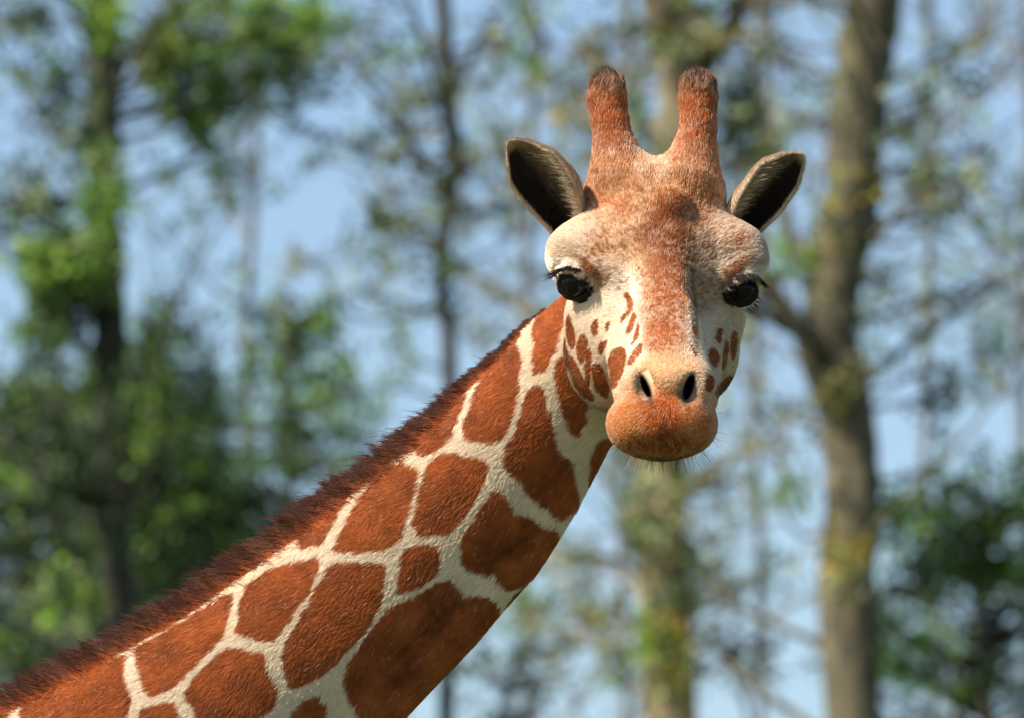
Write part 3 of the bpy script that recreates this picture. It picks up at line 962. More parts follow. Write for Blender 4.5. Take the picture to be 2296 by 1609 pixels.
s = along(P3([(1246, 620, 10), (1256, 606, -14), (1280, 600, -30), (1306, 606, -34)]), nL) + lr.normal(0, 1.5, (nL, 3))
fx = np.clip((s[:, 0] - (1240 - 1148)) / 60, 0, 1)
dirs = np.stack([-1.0 + 0.35 * fx, -0.35 - 0.4 * fx, -0.12 + 0 * fx], 1) + lr.normal(0, .12, (nL, 3))
strands("eyelashes", s, dirs, lr.uniform(18, 38, nL), np.array([0, 0, -0.45]), srgb(44, 36, 36), 0.7)
s = along(P3([(1706, 632, 12), (1697, 619, -12), (1672, 614, -28), (1648, 621, -32)]), nL) + lr.normal(0, 1.5, (nL, 3))
fx = np.clip((1706 - 1148 - s[:, 0]) / 58, 0, 1)
dirs = np.stack([0.8 - 0.4 * fx, -0.5 - 0.4 * fx, -0.45 + 0 * fx], 1) + lr.normal(0, .12, (nL, 3))
strands("eyelashes", s, dirs, lr.uniform(16, 30, nL), np.array([0, 0, -0.7]), srgb(36, 28, 26), 0.9)
nl = 34
s = along(P3([(1700, 664, 4), (1688, 686, -14), (1666, 695, -26)]), nl)
strands("lower_eyelashes", s, np.tile([0.7, -.3, -.6], (nl, 1)) + lr.normal(0, .2, (nl, 3)), lr.uniform(14, 26, nl), np.array([0, 0, 0.3]), srgb(36, 28, 26), 0.6)
# chin whiskers
nw = 125
ang = lr.uniform(R(200), R(365), nw)
ang = np.where(lr.random(nw) < 0.75, lr.normal(R(272), R(34), nw), ang)
cen = P(1484, 955, -352)
s = np.stack([cen[0] + 112 * np.cos(ang), np.full(nw, cen[1]) + lr.uniform(-50, 60, nw), cen[2] + 76 * np.sin(ang)], 1)
s = project(sdf_head, s, 3)
dirs = np.stack([np.cos(ang) * 0.8, np.full(nw, -0.1), np.sin(ang)], 1) + lr.normal(0, .22, (nw, 3))
strands("whiskers", s, dirs, lr.uniform(18, 52, nw), np.array([0.05, 0, -0.25]), srgb(22, 17, 15), 0.32, label="long dark whiskers under the chin and lips")
# horn tufts
for hx, hy in ((1360, 176), (1566, 174)):
    nt = 700
    s = np.stack([hx + lr.uniform(-36, 36, nt), 202 + lr.normal(0, 18, nt), np.zeros(nt)], 1)
    q = np.array([P(a, hy - 2 + abs(a - hx) ** 1.6 * 0.09, b) for a, b in s[:, :2]])
    q = project(sdf_head, q.astype(float), 3)
    dx = (hx - 6 - (q[:, 0] + 1148)) * 0.012
    dirs = np.stack([dx, np.zeros(nt), np.ones(nt)], 1) + lr.normal(0, .16, (nt, 3))
    strands("horn_tuft", q, dirs, lr.uniform(14, 34, nt), np.array([-0.25, 0, 0.2]), np.array([srgb(74, 60, 54) * k for k in lr.uniform(.5, 1.7, nt)]), 0.55, label="dark hair tuft on the horn tip")
# short velvet of the ears
for (V_, F_, C_, info) in ((VE1, FE1, CE1, EL1), (VE2, FE2, CE2, EL2)):
    ax = info[6]
    T = np.concatenate([F_[:, [0, 1, 2]], F_[:, [0, 2, 3]]])
    a_, b_, c_ = V_[T[:, 0]], V_[T[:, 1]], V_[T[:, 2]]
    nn = np.cross(b_ - a_, c_ - a_); ar = 0.5 * np.linalg.norm(nn, axis=1); nn /= 2 * ar[:, None] + 1e-9
    cnt = lr.poisson(ar * 0.20); ix = np.repeat(np.arange(len(T)), cnt); m = len(ix)
    u_, v_ = lr.random(m), lr.random(m); q = u_ + v_ > 1; u_[q] = 1 - u_[q]; v_[q] = 1 - v_[q]
    st = a_[ix] + u_[:, None] * (b_[ix] - a_[ix]) + v_[:, None] * (c_[ix] - a_[ix])
    outer = ix % len(F_) < 0
    cen_ = V_.mean(0)
    half_ = len(V_) // 2
    is_out = T[ix][:, 0] < half_
    # outward side: away from the other skin of the ear
    other = np.where(is_out[:, None], V_[(T[ix][:, 0] + half_) % len(V_)], V_[(T[ix][:, 0] - half_) % len(V_)])
    nv_ = V_[T[ix][:, 0]] - other; nv_ /= np.linalg.norm(nv_, axis=1)[:, None] + 1e-9
    dirs = ax[None] * 0.9 + nv_ * 0.30 + lr.normal(0, .22, (m, 3))
    col = C_[T[ix][:, 0]] * lr.uniform(.65, 1.3, (m, 1))
    strands("ear_fur", st, dirs, lr.uniform(5, 10, m), np.zeros(3), col, 0.38, ks=3, label="short grey-brown velvet of the ear")
# pale hair inside the ears, rooted on the wall nearer the head
for (O, I, us, vsx, side, back, ax), sg, wsel in ((EL1, -1, 1), (EL2, 1, -1)):
    ne = 1500
    nu_, nv_ = I.shape[:2]
    ui = lr.uniform(0.10, 0.72, ne) * (nu_ - 1); 
    # the wall whose x is nearer the head
    left_x, right_x = I[nu_ // 2, 2, 0], I[nu_ // 2, -3, 0]
    headx = P(1470, 480, 0)[0]
    near_hi = abs(right_x - headx) < abs(left_x - headx)
    vi = (nv_ - 1) * (lr.uniform(0.66, 0.97, ne) if near_hi else lr.uniform(0.03, 0.34, ne))
    a, b_ = ui.astype(int), vi.astype(int)
    st = I[a, b_] + lr.normal(0, 1.5, (ne, 3))
    inward = np.array([-1.0 if headx > st[:, 0].mean() else 1.0, -0.35, 0.05])
    dirs = inward[None] + ax[None] * 0.15 + lr.normal(0, .16, (ne, 3))
    strands("ear_hair", st, dirs, lr.uniform(16, 42, ne), np.array([0, 0.1, 0.15]), np.array([srgb(212, 192, 164) * k for k in lr.uniform(.5, 1.2, ne)]), 0.5, label="pale hair lining the ear")

# ------------------------------------------------------------------ ground
M_GRASS, N, L, b = mat_new("grass")
no = N.new("ShaderNodeTexNoise"); no.inputs["Scale"].default_value = 1.4; no.inputs["Detail"].default_value = 10
tc = N.new("ShaderNodeTexCoord"); L.new(tc.outputs["Object"], no.inputs["Vector"])
cr = N.new("ShaderNodeValToRGB")
cr.color_ramp.elements[0].color = (0.030, 0.055, 0.012, 1); cr.color_ramp.elements[0].position = 0.35
cr.color_ramp.elements[1].color = (0.085, 0.110, 0.030, 1); cr.color_ramp.elements[1].position = 0.65
L.new(no.outputs["Fac"], cr.inputs[0]); L.new(cr.outputs[0], b.inputs["Base Color"])
b.inputs["Roughness"].default_value = 0.9
gn = 60
gx = np.sign(np.linspace(-1, 1, gn)) * np.abs(np.linspace(-1, 1, gn)) ** 2.2 * 900
GX, GY = np.meshgrid(gx, gx + 300, indexing='ij')
gp = np.stack([GX.ravel(), GY.ravel(), np.zeros(GX.size)], 1)
hz = vnoise(gp, 1 / 18.0, 50) * 0.35 + vnoise(gp, 1 / 60.0, 51) * 0.8
near = np.hypot(gp[:, 0] + 1, gp[:, 1] - feet.y)
gp[:, 2] = hz * np.clip((near - 6) / 20, 0, 1)
ii = np.arange(gn - 1)[:, None] * gn + np.arange(gn - 1)[None]
gf = np.stack([ii, ii + gn, ii + gn + 1, ii + 1], -1).reshape(-1, 4)
ground = mesh_obj("ground", gp, gf, M_GRASS, None)
tag(ground, "grassy ground below the giraffe and the trees", None, None, "structure")

# ------------------------------------------------------------------ trees
def bark(name, c0, c1, moss, mossamt, zdark=None):
    m, N, L, b = mat_new(name)
    tc = N.new("ShaderNodeTexCoord")
    mp = N.new("ShaderNodeMapping"); mp.inputs["Scale"].default_value = (9, 9, 2.0)
    L.new(tc.outputs["Object"], mp.inputs[0])
    n1 = N.new("ShaderNodeTexNoise"); n1.inputs["Scale"].default_value = 2.0; n1.inputs["Detail"].default_value = 8
    L.new(mp.outputs[0], n1.inputs["Vector"])
    r1 = N.new("ShaderNodeValToRGB")
    r1.color_ramp.elements[0].color = (*c0, 1); r1.color_ramp.elements[0].position = 0.35
    r1.color_ramp.elements[1].color = (*c1, 1); r1.color_ramp.elements[1].position = 0.68
    L.new(n1.outputs["Fac"], r1.inputs[0])
    n2 = N.new("ShaderNodeTexNoise"); n2.inputs["Scale"].default_value = 2.3; n2.inputs["Detail"].default_value = 5
    L.new(tc.outputs["Object"], n2.inputs["Vector"])
    r2 = N.new("ShaderNodeValToRGB")
    r2.color_ramp.elements[0].position = 0.62 - mossamt; r2.color_ramp.elements[1].position = 0.72 - mossamt
    L.new(n2.outputs["Fac"], r2.inputs[0])
    mx = N.new("ShaderNodeMix"); mx.data_type = 'RGBA'
    L.new(r2.outputs[0], mx.inputs["Factor"]); L.new(r1.outputs[0], mx.inputs["A"]); mx.inputs["B"].default_value = (*moss, 1)
    last = mx.outputs["Result"]
    if zdark:                                   # bark is darker up the trunk
        sp = N.new("ShaderNodeSeparateXYZ"); L.new(tc.outputs["Object"], sp.inputs[0])
        ad = N.new("ShaderNodeMath"); ad.operation = 'MULTIPLY_ADD'; ad.inputs[1].default_value = 1.6
        L.new(n2.outputs["Fac"], ad.inputs[0]); L.new(sp.outputs["Z"], ad.inputs[2])
        mr_ = N.new("ShaderNodeMapRange"); mr_.inputs["From Min"].default_value = zdark; mr_.inputs["From Max"].default_value = zdark + 1.6
        L.new(ad.outputs[0], mr_.inputs["Value"])
        m2 = N.new("ShaderNodeMix"); m2.data_type = 'RGBA'; m2.blend_type = 'MULTIPLY'; m2.inputs["B"].default_value = (0.42, 0.42, 0.45, 1)
        L.new(mr_.outputs[0], m2.inputs["Factor"]); L.new(last, m2.inputs["A"]); last = m2.outputs["Result"]
    L.new(last, b.inputs["Base Color"])
    b.inputs["Roughness"].default_value = 0.9
    bu = N.new("ShaderNodeBump"); bu.inputs["Strength"].default_value = 0.8; bu.inputs["Distance"].default_value = 0.03
    L.new(n1.outputs["Fac"], bu.inputs["Height"]); L.new(bu.outputs[0], b.inputs["Normal"])
    return m
BARK_DARK = bark("dark_bark", (0.018, 0.016, 0.011), (0.05, 0.044, 0.03), (0.035, 0.06, 0.010), 0.06)
BARK_OLIVE = bark("olive_bark", (0.040, 0.034, 0.020), (0.15, 0.125, 0.07), (0.075, 0.075, 0.025), 0.03)
BARK_TAN = bark("tan_bark", (0.10, 0.085, 0.045), (0.36, 0.29, 0.16), (0.12, 0.12, 0.035), 0.06, 12.4)
BARK_GREY = bark("grey_bark", (0.07, 0.065, 0.06), (0.18, 0.165, 0.15), (0.10, 0.11, 0.06), 0.0)
M_LEAF = tinted("leaf", 0.55, 0.35, translucent=0.35)

PAL = {
    'dark': [srgb(44, 66, 30), srgb(34, 52, 28), srgb(58, 84, 34), srgb(40, 54, 36)],  # dark leaf greens, shade inside the foliage painted in too
    'green': [srgb(84, 122, 40), srgb(100, 140, 46), srgb(66, 102, 38), srgb(120, 150, 56)],
    'bright': [srgb(128, 162, 44), srgb(110, 156, 50), srgb(150, 172, 60), srgb(92, 132, 44)],  # lighter greens, sunlit dapples painted into the leaf colour
    'yellow': [srgb(160, 146, 52), srgb(140, 138, 50), srgb(170, 140, 66), srgb(112, 124, 44)],
    'pale': [srgb(148, 160, 112), srgb(132, 150, 110), srgb(160, 164, 124), srgb(116, 138, 96)],
    'olive': [srgb(112, 112, 58), srgb(92, 98, 52), srgb(134, 126, 72), srgb(120, 106, 66)],
    'tan': [srgb(176, 152, 118), srgb(160, 142, 110), srgb(150, 140, 96)],
}

class Tubes:
    def __init__(s): s.V = []; s.F = []; s.n = 0
    def add(s, pts, rads, k=7):
        pts = np.asarray(pts, dtype=float); rads = np.asarray(rads, dtype=float)
        m = len(pts)
        t = np.gradient(pts, axis=0); t /= np.linalg.norm(t, axis=1)[:, None] + 1e-9
        up = np.array([0.3, 1.0, 0.1])
        u = np.cross(t, up); u /= np.linalg.norm(u, axis=1)[:, None] + 1e-9
        v = np.cross(t, u)
        a = np.linspace(0, 2 * math.pi, k, endpoint=False)
        ring = (u[:, None] * np.cos(a)[None, :, None] + v[:, None] * np.sin(a)[None, :, None]) * rads[:, None, None] + pts[:, None]
        s.V.append(ring.reshape(-1, 3))
        i = np.arange(m - 1)[:, None] * k; j = np.arange(k)[None]; jn = (j + 1) % k
        s.F.append((np.stack([i + j, i + jn, i + k + jn, i + k + j], -1).reshape(-1, 4)) + s.n)
        s.n += m * k
    def build(s, name, mat, parent):
        return mesh_obj(name, np.concatenate(s.V), np.concatenate(s.F), mat, parent) if s.V else None

def spline(pts, n, wob=0.0, r=None):
    pts = np.asarray(pts, dtype=float)
    t = np.linspace(0, len(pts) - 1, n)
    i = np.clip(t.astype(int), 0, len(pts) - 2); f = (t - i)[:, None]
    p0 = pts[np.clip(i - 1, 0, None)]; p1 = pts[i]; p2 = pts[i + 1]; p3 = pts[np.clip(i + 2, None, len(pts) - 1)]
    q = 0.5 * ((2 * p1) + (-p0 + p2) * f + (2 * p0 - 5 * p1 + 4 * p2 - p3) * f ** 2 + (-p0 + 3 * p1 - 3 * p2 + p3) * f ** 3)
    if wob and r is not None: q[1:] += r.normal(0, wob, (n - 1, 3))
    return q

class Leaves:
    def __init__(s, r): s.c = []; s.sz = []; s.t = []; s.r = r
    def clump(s, cen, rad, n, pal, size):
        r = s.r
        p = r.normal(0, 0.5, (n, 3)) * np.asarray(rad) + cen
        s.c.append(p); s.sz.append(size * r.uniform(0.6, 1.3, n))
        pc = np.array(PAL[pal])[r.integers(0, len(PAL[pal]), n)] * r.uniform(0.75, 1.2, (n, 1))
        s.t.append(pc)
    def build(s, name, parent, mat=None):
        if not s.c: return None
        r = s.r
        c = np.concatenate(s.c); sz = np.concatenate(s.sz); t = np.concatenate(s.t); n = len(c)
        d = r.normal(0, 1, (n, 3)) + np.array([0, 0, -0.5]); d /= np.linalg.norm(d, axis=1)[:, None]
        nn = r.normal(0, 1, (n, 3)) + np.array([-.2, -.3, 0.9]); w = np.cross(nn, d); w /= np.linalg.norm(w, axis=1)[:, None] + 1e-9
        k = np.cross(d, w)
        L_ = sz[:, None]
        a = c - d * L_ * 0.5; b_ = c + w * L_ * 0.30 + k * L_ * 0.06 - d * L_ * .08; e = c + d * L_ * 0.5; f = c - w * L_ * 0.30 + k * L_ * 0.06 - d * L_ * .08
        V = np.stack([a, b_, e, f], 1).reshape(-1, 3)
        F = np.arange(4 * n).reshape(-1, 4)
        return mesh_obj(name, V, F, M_LEAF, parent, False, np.repeat(t, 4, 0))

def twig(tb, lv, start, d, length, rad, depth, r, pal, lsize, leafy):
    """a branch that forks; leaves on the last two orders"""
    n = 5
    pts = [np.array(start, dtype=float)]
    d = np.array(d, dtype=float); d /= np.linalg.norm(d)
    for i in range(n):
        d = d + r.normal(0, .16, 3) + np.array([0, 0, 0.05]); d /= np.linalg.norm(d)
        pts.append(pts[-1] + d * length / n)
    tb.add(pts, np.linspace(rad, rad * 0.45, n + 1), 5 if depth else 3)
    if leafy and depth <= 1:
        for q in pts[2:]:
            if r.random() < leafy:
                lv.clump(q, (0.10, 0.10, 0.09), int(r.integers(3, 9)), pal if isinstance(pal, str) else pal[r.integers(0, len(pal))], lsize)
    if depth > 0:
        for k in range(3 if depth > 1 else 3):
            i = int(r.integers(1, n + 1))
            nd = d + r.normal(0, .65, 3)
            twig(tb, lv, pts[i], nd, length * r.uniform(.45, .7), rad * 0.5, depth - 1, r, pal, lsize, leafy)

def make_tree(name, label, dist, path, width_u, limbs, clumps, barkm, seed, pals, leafy=0.6, twigs=26, group=None, lsize=0.08, fork=None, extra=None, z_top=19.0, cat="tree"):
    """path and limbs are given in the picture plan at the tree's own distance; the trunk stands on the ground"""
    r = np.random.default_rng(seed)
    s = dist / FOCUS * K                                    # metres per plan unit there
    wp = [np.array(world_at(x, y, dist)) for x, y in path]
    y0 = float(np.mean([w[1] for w in wp]))
    for w in wp: w[1] = y0
    low = wp[-1]; top = wp[0]
    base = np.array([low[0] + r.uniform(-.3, .3), y0 + 0.1, 0.0])
    pts = [base, base * [1, 1, 0] + (low - base) * [0.6, 0, 0] + [0, 0, 2.5]] + wp[::-1]
    up = top + np.array([(wp[0] - wp[1])[0] * 0.5, 0.3, max(z_top - top[2], 1.0)])
    pts.append(up)
    rb = width_u * s * 0.5 * 1.25
    root = empty(name, base - [0, 0, 0.6])
    q = spline(pts, 46, 0.012, r)
    zf = np.clip(q[:, 2] / z_top, 0, 1)
    rr = rb * (1.35 - 0.35 * np.clip(q[:, 2] / 5, 0, 1)) * np.where(q[:, 2] > low[2], 1 - 0.75 * np.clip((q[:, 2] - top[2]) / max(z_top - top[2], 1), 0, 1), 1)
    rr[0] *= 1.5; q[0, 2] -= 0.6
    tb = Tubes(); tb.add(q, rr * r.uniform(.94, 1.06, len(q)), 14)
    tb.build("trunk", barkm, root)
    bt = Tubes(); lv = Leaves(r)
    for lim in limbs:
        lp = np.array([np.array(world_at(x, y, dist)) for x, y, w, dy in lim])
        for k, (x, y, w, dy) in enumerate(lim): lp[k, 1] = y0 + dy
        lw = [w * s * 0.5 for x, y, w, dy in lim]
        qq = spline(lp, 16, 0.01, r)
        lt = Tubes(); lt.add(qq, np.interp(np.linspace(0, 1, 16), np.linspace(0, 1, len(lw)), lw), 10); lt.build("limb", barkm, root)
        for k in range(7):
            i = int(r.integers(4, 16))
            twig(bt, lv, qq[i], (r.normal(0, 1), r.normal(0, .8), r.uniform(-.3, .9)), r.uniform(.5, 1.3), lw[-1] * 0.6, 1, r, pals, lsize, leafy)
    # free twigs up the trunk
    for k in range(twigs):
        z = r.uniform(8.0, z_top)
        i = int(np.argmin(np.abs(q[:, 2] - z)))
        a = r.uniform(0, 2 * math.pi)
        twig(bt, lv, q[i], (math.cos(a), math.sin(a), r.uniform(.1, .9)), r.uniform(1.0, 2.3), 0.022 + 0.02 * r.random(), 2, r, pals, lsize, leafy)
    for (cx, cy, rx, ry, nc, per, pal, dy) in clumps:
        cw = np.array(world_at(cx, cy, dist)); cw[1] = y0 + dy
        i = int(np.argmin(np.abs(q[:, 2] - (cw[2] - abs(cw[0] - q[:, 0]).min() * 0.5))))
        if abs(cw[0] - q[i, 0]) > 0.25:
            mid = (q[i] + cw) / 2 + r.normal(0, .08, 3) - [0, 0, .05]
            bt.add(spline([q[i], mid, cw], 8, .01, r), np.linspace(0.028, 0.009, 8), 5)
        for k in range(int(nc * 2.4)):
            o = r.uniform(-1.25, 1.25, 3) * np.array([rx * s, max(rx * s, .25), ry * s])
            if vnoise((cw + o)[None], 2.6, 71)[0] < -0.12: continue
            lv.clump(cw + o, (0.14, 0.18, 0.13), per + 2, pal if r.random() < .8 else 'pale', lsize * 1.1)
            if abs(cw[0] - q[i, 0]) > 0.25:
                bt.add([cw, cw + o * .6 + r.normal(0, .03, 3), cw + o], [0.009, 0.006, 0.004], 3)
    if extra: extra(bt, lv, q, r, y0, s)
    for o in (bt.build("twigs", barkm, root), lv.build("crown", root)):
        if o: o["kind"] = "stuff"
    tag(root, label, cat, group)
    return root

GRP = "slender trees standing blurred behind the giraffe"
make_tree("tree", "dark leafy tree at the far left whose ivy-clad trunk runs from top to bottom", 60,
          [(222, -150), (226, 60), (232, 250), (236, 450), (240, 650), (252, 850), (262, 1100), (266, 1500)], 62,
          [[(236, 330, 24, 0), (140, 300, 18, .2), (60, 200, 12, .4), (-20, 60, 8, .5)],
           [(240, 560, 22, 0), (120, 500, 16, -.2), (20, 470, 10, -.4)],
           [(232, 220, 22, 0), (330, 130, 16, .2), (470, 90, 12, .3), (620, 60, 8, .3)]],
          [(90, 20, 120, 40, 14, 12, 'dark', 0), (110, 170, 45, 70, 12, 12, 'dark', .3), (180, 285, 50, 40, 8, 12, 'dark', .1), (50, 420, 60, 40, 8, 10, 'dark', .2),
           (85, 640, 50, 90, 12, 12, 'green', .2), (30, 520, 60, 50, 9, 10, 'dark', -.2), (250, 40, 30, 60, 12, 12, 'bright', -.4), (215, 20, 20, 60, 8, 12, 'green', -.3), 
           (520, 70, 170, 70, 24, 12, 'green', 0), (600, 60, 100, 80, 12, 12, 'bright', .1), (390, 70, 50, 60, 14, 12, 'green', -.2), (450, 40, 80, 50, 10, 12, 'bright', -.3), (620, 120, 60, 100, 15, 12, 'green', .2), (560, 210, 70, 50, 8, 12, 'bright', .1), (420, 150, 55, 70, 9, 12, 'green', -.2), (455, 245, 35, 50, 9, 11, 'green', 0),
           (495, 368, 22, 18, 4, 10, 'green', 0), (380, 200, 30, 30, 5, 10, 'pale', 0), (345, 100, 30, 50, 6, 10, 'yellow', -.2), (520, 190, 40, 40, 3, 8, 'pale', 0),
           (238, 430, 30, 60, 10, 12, 'green', -.3), (278, 520, 34, 50, 12, 14, 'bright', -.3), (195, 590, 44, 60, 14, 14, 'green', -.3), (300, 440, 22, 16, 3, 10, 'green', 0), (180, 640, 70, 60, 18, 13, 'green', -.2), (150, 760, 50, 70, 16, 13, 'dark', -.2), (350, 900, 40, 80, 16, 13, 'green', -.2), (170, 1060, 50, 80, 18, 13, 'dark', -.2), (180, 1380, 50, 50, 12, 13, 'bright', -.6), (20, 1030, 40, 70, 12, 13, 'bright', -.5), (120, 620, 60, 40, 12, 13, 'bright', -.4), (330, 1010, 30, 60, 8, 12, 'bright', -.5)],
          BARK_DARK, 101, ['dark', 'green'], leafy=.45, twigs=18, group=GRP)
make_tree("tree", "thin dark stem rising behind the middle of the neck with a few leaves", 66,
          [(985, -150), (1000, 150), (1018, 350), (998, 500), (992, 640), (1008, 850), (1010, 1200), (1000, 1700)], 30,
          [[(1000, 560, 18, 0), (930, 500, 13, .2), (870, 480, 9, .3), (780, 380, 6, .3)],
           [(1012, 420, 18, 0), (920, 330, 14, -.2), (840, 220, 11, -.3), (760, 90, 9, -.4)],
           [(1000, 250, 16, 0), (1050, 120, 12, .2), (1100, 20, 8, .2)]],
          [(870, 500, 34, 20, 5, 10, 'dark', 0), (1010, 440, 34, 26, 6, 10, 'green', 0), (1015, 350, 22, 40, 4, 10, 'dark', 0), (820, 150, 34, 30, 4, 9, 'green', 0), (970, 180, 30, 24, 4, 9, 'dark', 0),
           (1095, 88, 36, 26, 6, 10, 'yellow', 0), (1050, 210, 50, 90, 8, 7, 'olive', 0), (1140, 60, 80, 60, 7, 7, 'olive', 0), (900, 240, 50, 50, 5, 6, 'pale', 0), (930, 380, 40, 80, 4, 6, 'tan', 0), (780, 110, 20, 20, 3, 8, 'tan', 0),
           (1000, 650, 24, 60, 6, 9, 'dark', 0), (930, 300, 60, 60, 4, 5, 'pale', .4), (820, 640, 80, 60, 7, 7, 'pale', .4), (700, 560, 60, 50, 5, 7, 'olive', .5), (870, 760, 50, 60, 6, 8, 'green', .3), (780, 860, 60, 70, 9, 10, 'green', .3), (860, 60, 70, 60, 6, 8, 'green', .4), (730, 330, 50, 50, 4, 6, 'pale', .4), (1080, 330, 50, 60, 5, 8, 'olive', .2), (1150, 520, 40, 50, 4, 7, 'dark', .3)],
          BARK_DARK, 103, ['olive', 'pale', 'dark'], leafy=.34, twigs=8, group=GRP)
make_tree("tree", "pale tan forked trunk right behind the horns and below the chin", 60,
          [(1490, -150), (1545, 60), (1545, 150), (1520, 350), (1500, 700), (1478, 1080), (1482, 1250), (1492, 1450), (1500, 1700)], 98,
          [[(1545, 170, 70, 0), (1620, 60, 56, .1), (1680, -40, 46, .2), (1760, -200, 30, .3)],
           [(1490, 960, 30, 0), (1300, 760, 26, .2), (1200, 690, 24, .3), (1080, 610, 20, .4), (1000, 550, 16, .5), (900, 440, 10, .5)],
           [(1500, 1150, 20, 0), (1650, 1040, 14, -.2), (1790, 1010, 10, -.3)]],
          [(1555, 130, 38, 40, 9, 10, 'yellow', -.3), (1660, 170, 34, 90, 12, 10, 'dark', .2), (1690, 250, 44, 70, 10, 9, 'green', .3), (1290, 240, 34, 40, 7, 9, 'yellow', 0), (1260, 150, 80, 80, 7, 7, 'olive', .2), (1330, 90, 60, 60, 5, 7, 'olive', .3),
           (1440, 1190, 14, 60, 5, 9, 'green', -.3), (1500, 1260, 46, 30, 8, 9, 'olive', -.35), (1500, 1330, 30, 40, 8, 9, 'dark', -.3), (1460, 1480, 36, 40, 8, 10, 'bright', -.35), (1520, 1500, 30, 60, 9, 10, 'yellow', -.35), (1500, 1420, 40, 40, 6, 10, 'olive', -.35), (1600, 1200, 22, 60, 4, 9, 'dark', .2),
           (1600, 1090, 30, 40, 4, 8, 'dark', .3), (1300, 1410, 60, 40, 9, 8, 'olive', .3), (1240, 1230, 40, 60, 5, 7, 'pale', .4), (1350, 1510, 30, 20, 5, 10, 'bright', 0), (1700, 1290, 60, 40, 5, 6, 'pale', .4), (1680, 330, 50, 50, 8, 8, 'dark', .3), (1600, 1360, 50, 60, 4, 6, 'pale', .3), (1230, 60, 60, 60, 6, 8, 'green', .2), (1150, 330, 60, 60, 6, 7, 'olive', .3), (1700, 430, 50, 60, 5, 7, 'green', .2), (1400, 60, 50, 50, 4, 7, 'dark', .3), (1650, 1480, 50, 50, 5, 7, 'olive', .3), (1180, 1360, 50, 50, 6, 7, 'green', .3)],
          BARK_TAN, 107, ['olive', 'pale', 'yellow', 'green'], leafy=.45, twigs=14, group=GRP)
make_tree("tree", "thick olive-brown trunk at the right with a kink and a limb joining from the left", 58,
          [(1960, -150), (1945, 60), (1935, 220), (1915, 400), (1888, 560), (1862, 680), (1872, 800), (1900, 960), (1912, 1100), (1896, 1300), (1905, 1700)], 104,
          [[(1885, 985, 62, 0), (1840, 880, 56, -.1), (1790, 760, 52, -.2), (1715, 640, 46, -.3), (1640, 520, 34, -.3), (1560, 380, 20, -.4)],
           [(1870, 650, 60, 0), (1800, 560, 26, .1), (1760, 420, 18, .2), (1700, 200, 12, .3)],
           [(1910, 900, 24, 0), (2040, 760, 20, .3), (2180, 660, 16, .5), (2330, 560, 12, .6)],
           [(1935, 420, 22, 0), (2080, 330, 16, .3), (2240, 300, 10, .5)],
           [(1880, 620, 22, 0), (2030, 480, 16, -.3), (2150, 470, 13, -.4), (2220, 590, 9, -.4)]],
          [(1780, 580, 30, 40, 10, 10, 'bright', -.2), (1790, 520, 40, 30, 5, 9, 'green', -.1), (1900, 430, 40, 30, 8, 9, 'yellow', -.35), (2130, 165, 36, 22, 6, 9, 'dark', 0), (2060, 250, 30, 30, 4, 9, 'olive', .2), (2090, 90, 50, 40, 4, 7, 'pale', .3), (1740, 90, 60, 60, 6, 7, 'dark', .3),
           (2260, 610, 40, 30, 6, 9, 'dark', .4), (2120, 640, 70, 60, 5, 6, 'olive', .4), (2060, 560, 60, 60, 4, 6, 'pale', .4), (1860, 540, 40, 50, 7, 9, 'olive', -.3), (1955, 800, 14, 40, 4, 9, 'green', -.2), (2120, 860, 50, 60, 6, 8, 'dark', .3), (2150, 1000, 40, 40, 6, 9, 'dark', .2),
           (1870, 1290, 26, 50, 7, 9, 'yellow', -.35), (1880, 900, 30, 30, 4, 9, 'olive', -.35), (2220, 380, 60, 50, 5, 6, 'pale', .4), (2100, 430, 60, 50, 5, 7, 'olive', .2), (2000, 1180, 50, 60, 6, 8, 'green', .2), (2080, 1290, 60, 60, 8, 8, 'dark', .2), (2010, 60, 60, 60, 5, 7, 'olive', .3), (1800, 250, 60, 90, 6, 7, 'olive', .3), (2200, 780, 60, 60, 6, 7, 'green', .3), (1980, 1440, 60, 60, 8, 9, 'green', .3), (1720, 880, 50, 60, 4, 7, 'olive', .2), (1750, 1120, 50, 40, 4, 7, 'green', .2)],
          BARK_OLIVE, 109, ['olive', 'pale', 'green', 'pale'], leafy=.40, twigs=17, group=GRP)

